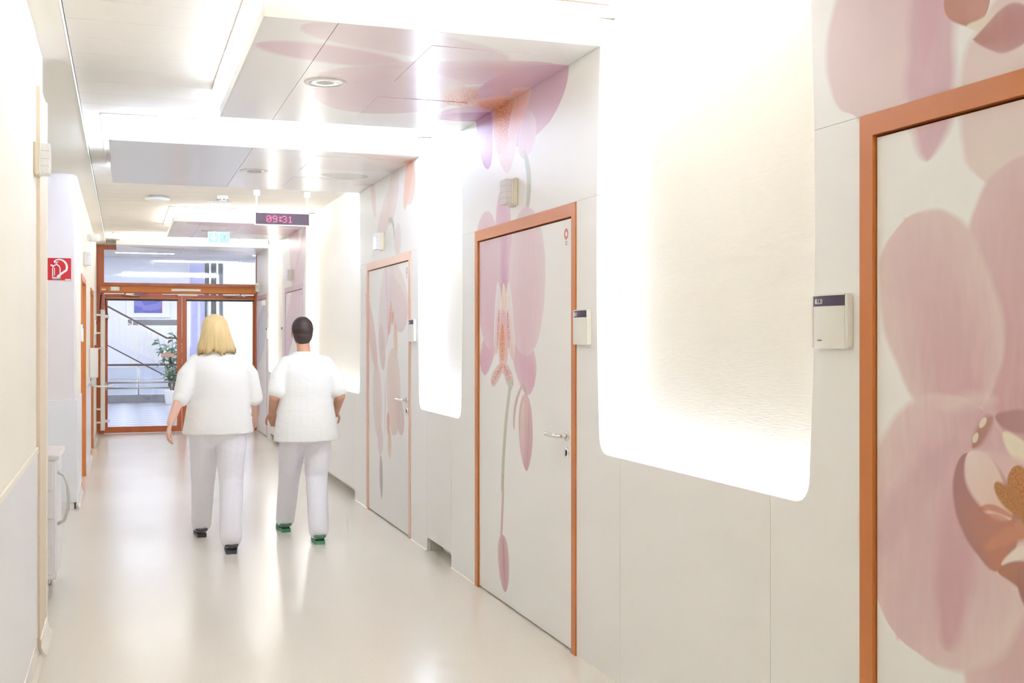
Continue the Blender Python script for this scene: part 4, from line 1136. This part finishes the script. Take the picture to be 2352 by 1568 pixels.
# upper landing with dark edge and dense balusters
ld = empty('stair_landing', (0, 30.2, 0), label='upper landing edge with dense white balusters behind the stairs', category='landing')
MB().box(.10, 1.35, 0, .3, 1.78, 1.92, 0, .005).obj('landing_edge', 'plinth', ld)
for k in range(11):
    MB().box(.14 + k * .11, .19 + k * .11, 0, .03, .7, 1.78).obj('baluster', 'white_pl', ld)

# framed painting on the hall wall
pt_ = empty('framed_painting', (.62, 31.98, 2.42), label='abstract blue and red painting in a white frame', category='painting')
MB().box(-.56, .56, -.03, 0, -.42, .42, 0, .006).obj('mount', 'hall_wall', pt_)
def art_mat():
    m = new_mat('abstract_paint', (.3, .3, .6), .5)
    t = NT(m.node_tree); b = m.node_tree.nodes['Principled BSDF']
    g = t.n('ShaderNodeNewGeometry'); mp = t.n('ShaderNodeMapping'); mp.inputs['Scale'].default_value = (2.2, 1, 5.5); mp.inputs['Location'].default_value = (.35, 0, .2)
    t.l(g.outputs['Position'], mp.inputs[0])
    vo = t.n('ShaderNodeTexVoronoi'); vo.inputs['Scale'].default_value = 1.3; t.l(mp.outputs[0], vo.inputs['Vector'])
    cr = t.n('ShaderNodeValToRGB'); e = cr.color_ramp; e.interpolation = 'CONSTANT'
    sp = t.n('ShaderNodeSeparateColor'); t.l(vo.outputs['Color'], sp.inputs[0]); t.l(sp.outputs[0], cr.inputs[0])
    e.elements[0].color = srgb(84, 92, 176); e.elements[1].position = .4; e.elements[1].color = srgb(120, 120, 196)
    for p_, c_ in ((.55, srgb(214, 90, 92)), (.7, srgb(238, 230, 232)), (.85, srgb(66, 70, 130))):
        q = e.elements.new(p_); q.color = c_
    t.l(cr.outputs[0], b.inputs['Base Color'])
    return m
M['art'] = art_mat()
MB().box(-.36, .36, -.034, -.03, -.30, .30).obj('canvas', 'art', pt_)

# potted ficus
pl = empty('potted_plant', (1.02, 26.2, 0), label='leafy green plant in a white pot behind the glass door', category='plant')
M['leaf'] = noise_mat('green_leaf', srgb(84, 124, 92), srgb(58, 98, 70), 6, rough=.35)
M['leaf_pale'] = noise_mat('light_green_leaf', srgb(136, 172, 144), srgb(104, 148, 118), 6, rough=.35)  # paler leaf tone, mixed in at random
M['stem'] = new_mat('brown_stem', srgb(110, 92, 72), .7)
MB().lathe([(0, 0), (.14, 0), (.15, .01), (.185, .30), (.19, .315), (.175, .315), (.168, .27), (0, .27)], (0, 0, 0), 'z', 28).obj('pot', 'white_pl', pl)
MB().lathe([(.169, .272), (0, .285)], (0, 0, 0), 'z', 20).obj('soil', 'black', pl)
stems = []
for k in range(5):
    a = k * 1.3; lean = .10 + .05 * (k % 3)
    pts = [Vector((.03 * math.cos(a), .03 * math.sin(a), .26))]
    for j in range(1, 7):
        tq = j / 6
        pts.append(Vector(((.03 + lean * tq * 1.4) * math.cos(a + .3 * tq), (.03 + lean * tq) * math.sin(a + .3 * tq), .26 + (1.05 + .28 * ((k * 2) % 3) / 2) * tq)))
    stems.append(pts)
    MB().tube(pts, [.012 - .0012 * j for j in range(7)], 7).obj('stem', 'stem', pl)
lm = []
for nm_ in ('leaf', 'leaf_pale'):
    g = MB(); L_, W_ = .21, .085
    ctr = [(0, 0, 0), (0, .3 * L_, .02), (0, .6 * L_, .015), (0, L_, -.03)]
    sd_ = [(W_ * .5, .3 * L_, .004), (W_ * .42, .6 * L_, -.002)]
    g.add(ctr + sd_ + [(-x, y, z) for x, y, z in sd_], [(0, 4, 1), (1, 4, 5, 2), (2, 5, 3), (0, 1, 6), (1, 2, 7, 6), (2, 3, 7)], 0, True)
    me = g.mesh('leaf'); me.materials.append(M[nm_]); lm.append(me)
for k in range(120):
    pts = stems[k % 5]
    tq = random.uniform(.22, 1.0) * 6; j = min(5, int(tq)); p = pts[j].lerp(pts[j + 1], tq - j)
    o = link('leaf', lm[1 if random.random() < .3 else 0], pl, p, (R(random.uniform(-50, 25)), R(random.uniform(-25, 25)), random.uniform(0, 6.28)))
    sc_ = random.uniform(.75, 1.25); o.scale = (sc_, sc_, sc_)

# ------------------------------------------------------------------ the two people walking away
def fuse(mb, name, mats, parent, voxel, smooth=4, paint=None):
    """closed overlapping pieces -> one continuous skin"""
    me = mb.mesh(name)
    o = bpy.data.objects.new('fuse_tmp', me); COL.objects.link(o)
    r = o.modifiers.new('r', 'REMESH'); r.mode = 'VOXEL'; r.voxel_size = voxel; r.use_smooth_shade = True
    if smooth:
        s_ = o.modifiers.new('s', 'SMOOTH'); s_.factor = .5; s_.iterations = smooth
    dg = bpy.context.evaluated_depsgraph_get()
    me2 = bpy.data.meshes.new_from_object(o.evaluated_get(dg))
    bpy.data.objects.remove(o); bpy.data.meshes.remove(me)
    me2.name = name
    me2.materials.clear()
    for m in mats:
        me2.materials.append(M[m] if isinstance(m, str) else m)
    if paint:
        for p in me2.polygons:
            p.material_index = paint(p.center)
    for p in me2.polygons:
        p.use_smooth = True
    return link(name, me2, parent)

def cloth_mat(name, c0, c1, sc=7.0):
    m = noise_mat(name, c0, c1, 3.0, rough=.85)
    t = NT(m.node_tree); b = m.node_tree.nodes['Principled BSDF']
    g = t.n('ShaderNodeNewGeometry'); mp = t.n('ShaderNodeMapping'); mp.inputs['Scale'].default_value = (1.0, 1.0, 1.6)
    t.l(g.outputs['Position'], mp.inputs[0])
    nz = t.n('ShaderNodeTexNoise'); nz.inputs['Scale'].default_value = sc; nz.inputs['Detail'].default_value = 3; nz.inputs['Distortion'].default_value = 1.2
    t.l(mp.outputs[0], nz.inputs['Vector'])
    bp = t.n('ShaderNodeBump'); bp.inputs['Strength'].default_value = .35; bp.inputs['Distance'].default_value = .015
    t.l(nz.outputs['Fac'], bp.inputs['Height']); t.l(bp.outputs[0], b.inputs['Normal'])
    return m
M['tunic'] = cloth_mat('white_tunic_cotton', srgb(248, 247, 245), srgb(245, 244, 242))
M['trouser'] = cloth_mat('white_trouser_cotton', srgb(244, 242, 249), srgb(241, 239, 247), 9)
M['skin_f'] = noise_mat('fair_skin', srgb(232, 190, 172), srgb(224, 178, 160), 14, rough=.55)
M['skin_m'] = noise_mat('tan_skin', srgb(206, 158, 130), srgb(196, 146, 118), 14, rough=.55)
M['blond'] = noise_mat('blond_hair', srgb(232, 208, 158), srgb(206, 174, 118), 40, rough=.45, detail=4, stretch=(1.5, 1.5, .12))
M['brunette'] = noise_mat('dark_brown_hair', srgb(66, 48, 44), srgb(40, 28, 28), 60, rough=.5, detail=4)
M['clog_dark'] = new_mat('dark_grey_clog', srgb(70, 68, 74), .4)
M['clog_green'] = new_mat('green_clog', srgb(70, 140, 104), .4)
M['clog_in'] = new_mat('clog_lining', srgb(42, 66, 56), .7)
M['eye'] = new_mat('eye_white', srgb(235, 232, 228), .2)
M['iris'] = new_mat('dark_iris', srgb(60, 50, 44), .2)
M['lip'] = new_mat('lip_red', srgb(186, 116, 108), .5)

def hand(mb, wrist, tip, inward, side):
    """palm and five fingers. wrist->tip direction, inward: towards the thigh."""
    w = Vector(wrist); d = (Vector(tip) - w).normalized(); n = Vector(inward); n = (n - d * n.dot(d)).normalized()
    f = d.cross(n).normalized()              # across the knuckles
    if f.y < 0: f = -f                       # f points forward: thumb side
    palm_e = w + d * .085
    for k in (-1.5, -.5, .5, 1.5):
        mb.rcone(w + d * .005 + f * k * .009, .014, palm_e + f * k * .018, .0115, 10)
    for k, ln in ((1.5, .070), (.5, .078), (-.5, .072), (-1.5, .056)):
        b0 = palm_e + f * k * .0185
        p1 = b0 + (d * .92 + n * .30).normalized() * ln * .42
        p2 = p1 + (d * .72 + n * .70).normalized() * ln * .33
        p3 = p2 + (d * .45 + n * .90).normalized() * ln * .25
        mb.rcone(b0, .0092, p1, .0088, 10); mb.rcone(p1, .0088, p2, .0082, 10); mb.rcone(p2, .0082, p3, .0072, 10)
    t0 = w + d * .025 + f * .020
    t1 = t0 + (d * .6 + f * .7 + n * .35).normalized() * .042
    t2 = t1 + (d * .9 + f * .25 + n * .40).normalized() * .032
    t3 = t2 + (d * 1.0 + n * .45).normalized() * .022
    mb.rcone(t0, .013, t1, .0105, 10); mb.rcone(t1, .0105, t2, .0095, 10); mb.rcone(t2, .0095, t3, .008, 10)

def limb(mb, pts):
    for (p0, r0), (p1, r1) in zip(pts, pts[1:]):
        mb.rcone(p0, r0, p1, r1)

def clog(name, heel, yaw, mat, par, lift=0.0):
    g = MB(); L_ = .262
    st = [(0, .030), (.02, .036), (.08, .035), (.15, .043), (.21, .045), (.245, .034), (L_, .014)]
    ring = []
    sole = [(x, y) for y, x in [(a, -b) for a, b in st]] + [(x, y) for y, x in [(a, b) for a, b in st[::-1]]]
    c = empty(name); c.parent = par; c.location = heel; c.rotation_euler = (lift, 0, yaw)
    MB().prism(sole, 0, .026, 'z').obj('sole', mat, c)
    # upper: closed toe, open heel with a strap
    rings = []
    for y, wd, h in ((.105, .042, .060), (.13, .045, .072), (.17, .047, .066), (.21, .046, .054), (.245, .034, .042), (.262, .012, .030)):
        rings.append([Vector((wd * math.cos(R(a)), y, .022 + h * max(0, math.sin(R(a))))) for a in range(0, 181, 18)] + [Vector((0, y, .022))])
    MB().rings(rings).obj('upper', mat, c)
    pts = [Vector((.042, .11, .045))] + [Vector((.036 * math.cos(R(a)), .035 - .034 * math.sin(R(a)) , .055)) for a in range(0, 181, 20)] + [Vector((-.042, .11, .045))]
    g = MB()
    for p, q in zip(pts, pts[1:]):
        pass
    g.tube(pts, .011, 8).obj('heel_strap', mat, c)
    MB().prism([(x * .86, y * .9 + .012) for x, y in sole], .024, .03, 'z').obj('insole', 'clog_in', c)
    return c

def head(mb, c, s=1.0):
    """skull, jaw, nose, brow, lips, ears; face towards +y"""
    c = Vector(c); e = lambda d, r, **k: mb.ell(c + Vector(d) * s, [q * s for q in r], **k)
    e((0, -.006, .022), (.074, .092, .088))
    e((0, .022, -.038), (.058, .066, .070))
    e((0, .050, -.078), (.030, .028, .024))
    e((0, .082, .026), (.050, .014, .014))
    mb.rcone(c + Vector((0, .090, .010)) * s, .008 * s, c + Vector((0, .104, -.022)) * s, .012 * s, 10)
    e((0, .086, -.052), (.022, .010, .008)); e((0, .084, -.063), (.019, .010, .007))
    for k in (-1, 1):
        e((k * .074, -.004, -.008), (.008, .018, .030), rot=(R(-10), 0, k * R(-18)))
        e((k * .040, .066, -.020), (.020, .018, .018))

def face_bits(c, par, s=1.0):
    c = Vector(c)
    for k in (-1, 1):
        ey = MB().ell(c + Vector((k * .031, .079, .003)) * s, (.0125 * s, .009 * s, .008 * s), 14).obj('eye', 'eye', par)
        MB().ell(c + Vector((k * .031, .0868, .003)) * s, (.0055 * s, .003 * s, .0055 * s), 10).obj('iris', 'iris', ey)
    MB().ell(c + Vector((0, .0935, -.057)) * s, (.020 * s, .004 * s, .006 * s), 12).obj('mouth', 'lip', par)

# --- fair-haired person
pw = empty('person', (.645, 8.46, 0), label='person with shoulder-length blond hair in white tunic, walking away', category='person')
HC = (-.022, .03, 1.535)
hipL, hipR = Vector((-.088, 0, .86)), Vector((.088, 0, .86))
knL, anL = Vector((-.092, .20, .47)), Vector((-.092, .405, .095))
knR, anR = Vector((.086, -.06, .465)), Vector((.060, -.335, .10))
shL, shR = Vector((-.172, .0, 1.312)), Vector((.172, .0, 1.312))
elL, wrL, tipL = Vector((-.262, -.09, 1.085)), Vector((-.335, -.165, .90)), Vector((-.372, -.20, .74))
elR, wrR, tipR = Vector((.262, .02, 1.075)), Vector((.280, .17, .92)), Vector((.285, .26, .82))
b = MB(); head(b, HC)
b.rcone((-.018, .0, 1.36), .052, (-.02, .015, 1.48), .048)
b.loft([(0, 0, .80, .13, .10), (0, 0, .90, .165, .115), (0, 0, 1.05, .14, .10), (0, 0, 1.20, .15, .105), (0, 0, 1.30, .15, .085), (0, 0, 1.36, .07, .055)])
limb(b, [(hipL, .085), (knL, .055), (anL, .036)]); limb(b, [(hipR, .085), (knR, .055), (anR, .036)])
for a_, off in ((anL, 0), (anR, 0)):
    b.rcone(a_ + Vector((0, -.02, -.045)), .030, a_ + Vector((0, .15, -.055)), .024)
limb(b, [(shL, .045), (elL, .039), (wrL, .026)]); limb(b, [(shR, .045), (elR, .039), (wrR, .026)])
hand(b, wrL, tipL, (1, .1, -.1), -1); hand(b, wrR, tipR, (-1, .0, -.4), 1)
fuse(b, 'body', ['skin_f'], pw, .0052, 3)
face_bits(HC, pw)
t = MB()
t.loft([(0, -.01, .800, .252, .155), (0, -.01, .86, .243, .155), (0, -.005, .96, .226, .150), (0, 0, 1.06, .212, .142), (0, 0, 1.16, .212, .142), (0, 0, 1.26, .212, .134), (0, 0, 1.325, .205, .105), (-.003, 0, 1.362, .165, .088), (-.006, 0, 1.388, .105, .078), (-.008, .0, 1.405, .075, .068)])
for sh_, el_, s_ in ((shL, elL, 1), (shR, elR, -1)):
    m_ = sh_.lerp(el_, .45) + Vector((-s_ * .012, 0, .01))
    limb(t, [(sh_ + Vector((s_ * .025, 0, -.006)), .070), (m_, .064), (el_ + Vector((0, 0, -.025)), .060)])
fuse(t, 'tunic', ['tunic'], pw, .009, 5)
g = MB()
g.ell((0, -.005, .86), (.20, .145, .15))
limb(g, [(hipL + Vector((-.004, 0, -.02)), .122), (knL, .088), (anL + Vector((0, 0, .0)), .074)])
limb(g, [(hipR + Vector((.004, 0, -.02)), .122), (knR, .088), (anR + Vector((0, 0, .0)), .076)])
fuse(g, 'trousers', ['trouser'], pw, .009, 5)
clog('clog', (anL.x, anL.y - .075, 0), .03, 'clog_dark', pw)
clog('clog', (anR.x, anR.y - .075, 0), -.05, 'clog_dark', pw)
# hair: crown and long back, ridged into strands
rings = []
rnd = [random.uniform(-1, 1) for _ in range(96)]
for z, cx, cy, rx, ry in ((1.392, -.012, -.046, .108, .034), (1.388, -.012, -.046, .134, .060), (1.42, -.014, -.044, .131, .070), (1.46, -.016, -.040, .120, .078), (1.50, -.018, -.034, .108, .086), (1.54, -.020, -.024, .099, .096), (1.58, -.022, -.008, .093, .104), (1.615, -.022, .008, .082, .100), (1.640, -.022, .016, .062, .078), (1.655, -.022, .02, .036, .046), (1.661, -.022, .02, .010, .014)):
    rg = []
    for k in range(96):
        a = 2 * math.pi * k / 96
        f_ = max(0, min(1, (1.60 - z) / .2))
        rr = 1 + f_ * (.020 * math.sin(11 * a + 4 * z) + .016 * math.sin(27 * a + 2.0) + .012 * rnd[k])
        dz = (.014 * math.sin(7 * a + 1) + .016 * rnd[(k * 5) % 96]) if z < 1.40 else 0
        rg.append(Vector((cx + rx * rr * math.cos(a), cy + ry * rr * math.sin(a), z + dz)))
    rings.append(rg)
MB().rings(rings).obj('hair', 'blond', pw)

# --- dark-haired person
pm_ = empty('person', (1.28, 8.50, 0), label='person with short dark hair in white tunic and green clogs, walking away', category='person')
HC = (-.020, .045, 1.525)
hipL, hipR = Vector((-.085, 0, .84)), Vector((.085, 0, .84))
knL, anL = Vector((-.095, .19, .46)), Vector((-.100, .385, .095))
knR, anR = Vector((.082, .02, .455)), Vector((.062, -.205, .095))
shL, shR = Vector((-.162, .0, 1.292)), Vector((.162, .0, 1.292))
elL, wrL, tipL = Vector((-.236, -.05, 1.055)), Vector((-.232, .13, .93)), Vector((-.21, .24, .87))
elR, wrR, tipR = Vector((.246, -.05, 1.055)), Vector((.245, .13, .93)), Vector((.22, .24, .87))
b = MB(); head(b, HC, .98)
b.rcone((-.01, .0, 1.34), .053, (-.018, .02, 1.47), .049)
b.loft([(0, 0, .78, .13, .10), (0, 0, .88, .16, .115), (0, 0, 1.03, .14, .10), (0, 0, 1.18, .15, .105), (0, 0, 1.28, .145, .085), (0, 0, 1.34, .07, .055)])
limb(b, [(hipL, .082), (knL, .053), (anL, .036)]); limb(b, [(hipR, .082), (knR, .053), (anR, .036)])
for a_ in (anL, anR):
    b.rcone(a_ + Vector((0, -.02, -.045)), .030, a_ + Vector((0, .15, -.055)), .024)
limb(b, [(shL, .046), (elL, .040), (wrL, .028)]); limb(b, [(shR, .046), (elR, .040), (wrR, .028)])
hand(b, wrL, tipL, (.3, .2, -1), -1); hand(b, wrR, tipR, (-.3, .2, -1), 1)
fuse(b, 'body', ['skin_m'], pm_, .0052, 3)
face_bits(HC, pm_, .98)
t = MB()
t.loft([(0, -.012, .725, .240, .155), (0, -.012, .80, .236, .155), (0, -.008, .92, .218, .148), (0, 0, 1.04, .200, .138), (0, 0, 1.14, .196, .136), (0, 0, 1.24, .198, .128), (0, 0, 1.305, .192, .104), (-.003, 0, 1.342, .155, .088), (-.006, 0, 1.368, .10, .078), (-.008, .002, 1.388, .072, .066)])
for sh_, el_, s_ in ((shL, elL, 1), (shR, elR, -1)):
    m_ = sh_.lerp(el_, .45) + Vector((-s_ * .010, 0, .01))
    limb(t, [(sh_ + Vector((s_ * .025, 0, -.006)), .072), (m_, .066), (sh_.lerp(el_, .80), .066)])
fuse(t, 'tunic', ['tunic'], pm_, .009, 5)
g = MB()
g.ell((0, -.005, .83), (.185, .14, .14))
limb(g, [(hipL + Vector((-.002, 0, -.02)), .115), (knL, .084), (anL, .072)])
limb(g, [(hipR + Vector((.002, 0, -.02)), .115), (knR, .084), (anR, .074)])
fuse(g, 'trousers', ['trouser'], pm_, .009, 5)
clog('clog', (anL.x, anL.y - .075, 0), .05, 'clog_green', pm_)
clog('clog', (anR.x, anR.y - .075, 0), -.05, 'clog_green', pm_)
hc = Vector(HC)
h = MB()
h.ell(hc + Vector((0, -.014, .030)), (.081, .096, .094), 28)
h.ell(hc + Vector((0, -.040, -.020)), (.070, .062, .070), 24)
h.ell(hc + Vector((0, -.050, -.060)), (.046, .036, .036), 20)
def keep(p): return 0
ho = fuse(h, 'hair', ['brunette'], pm_, .005, 2)
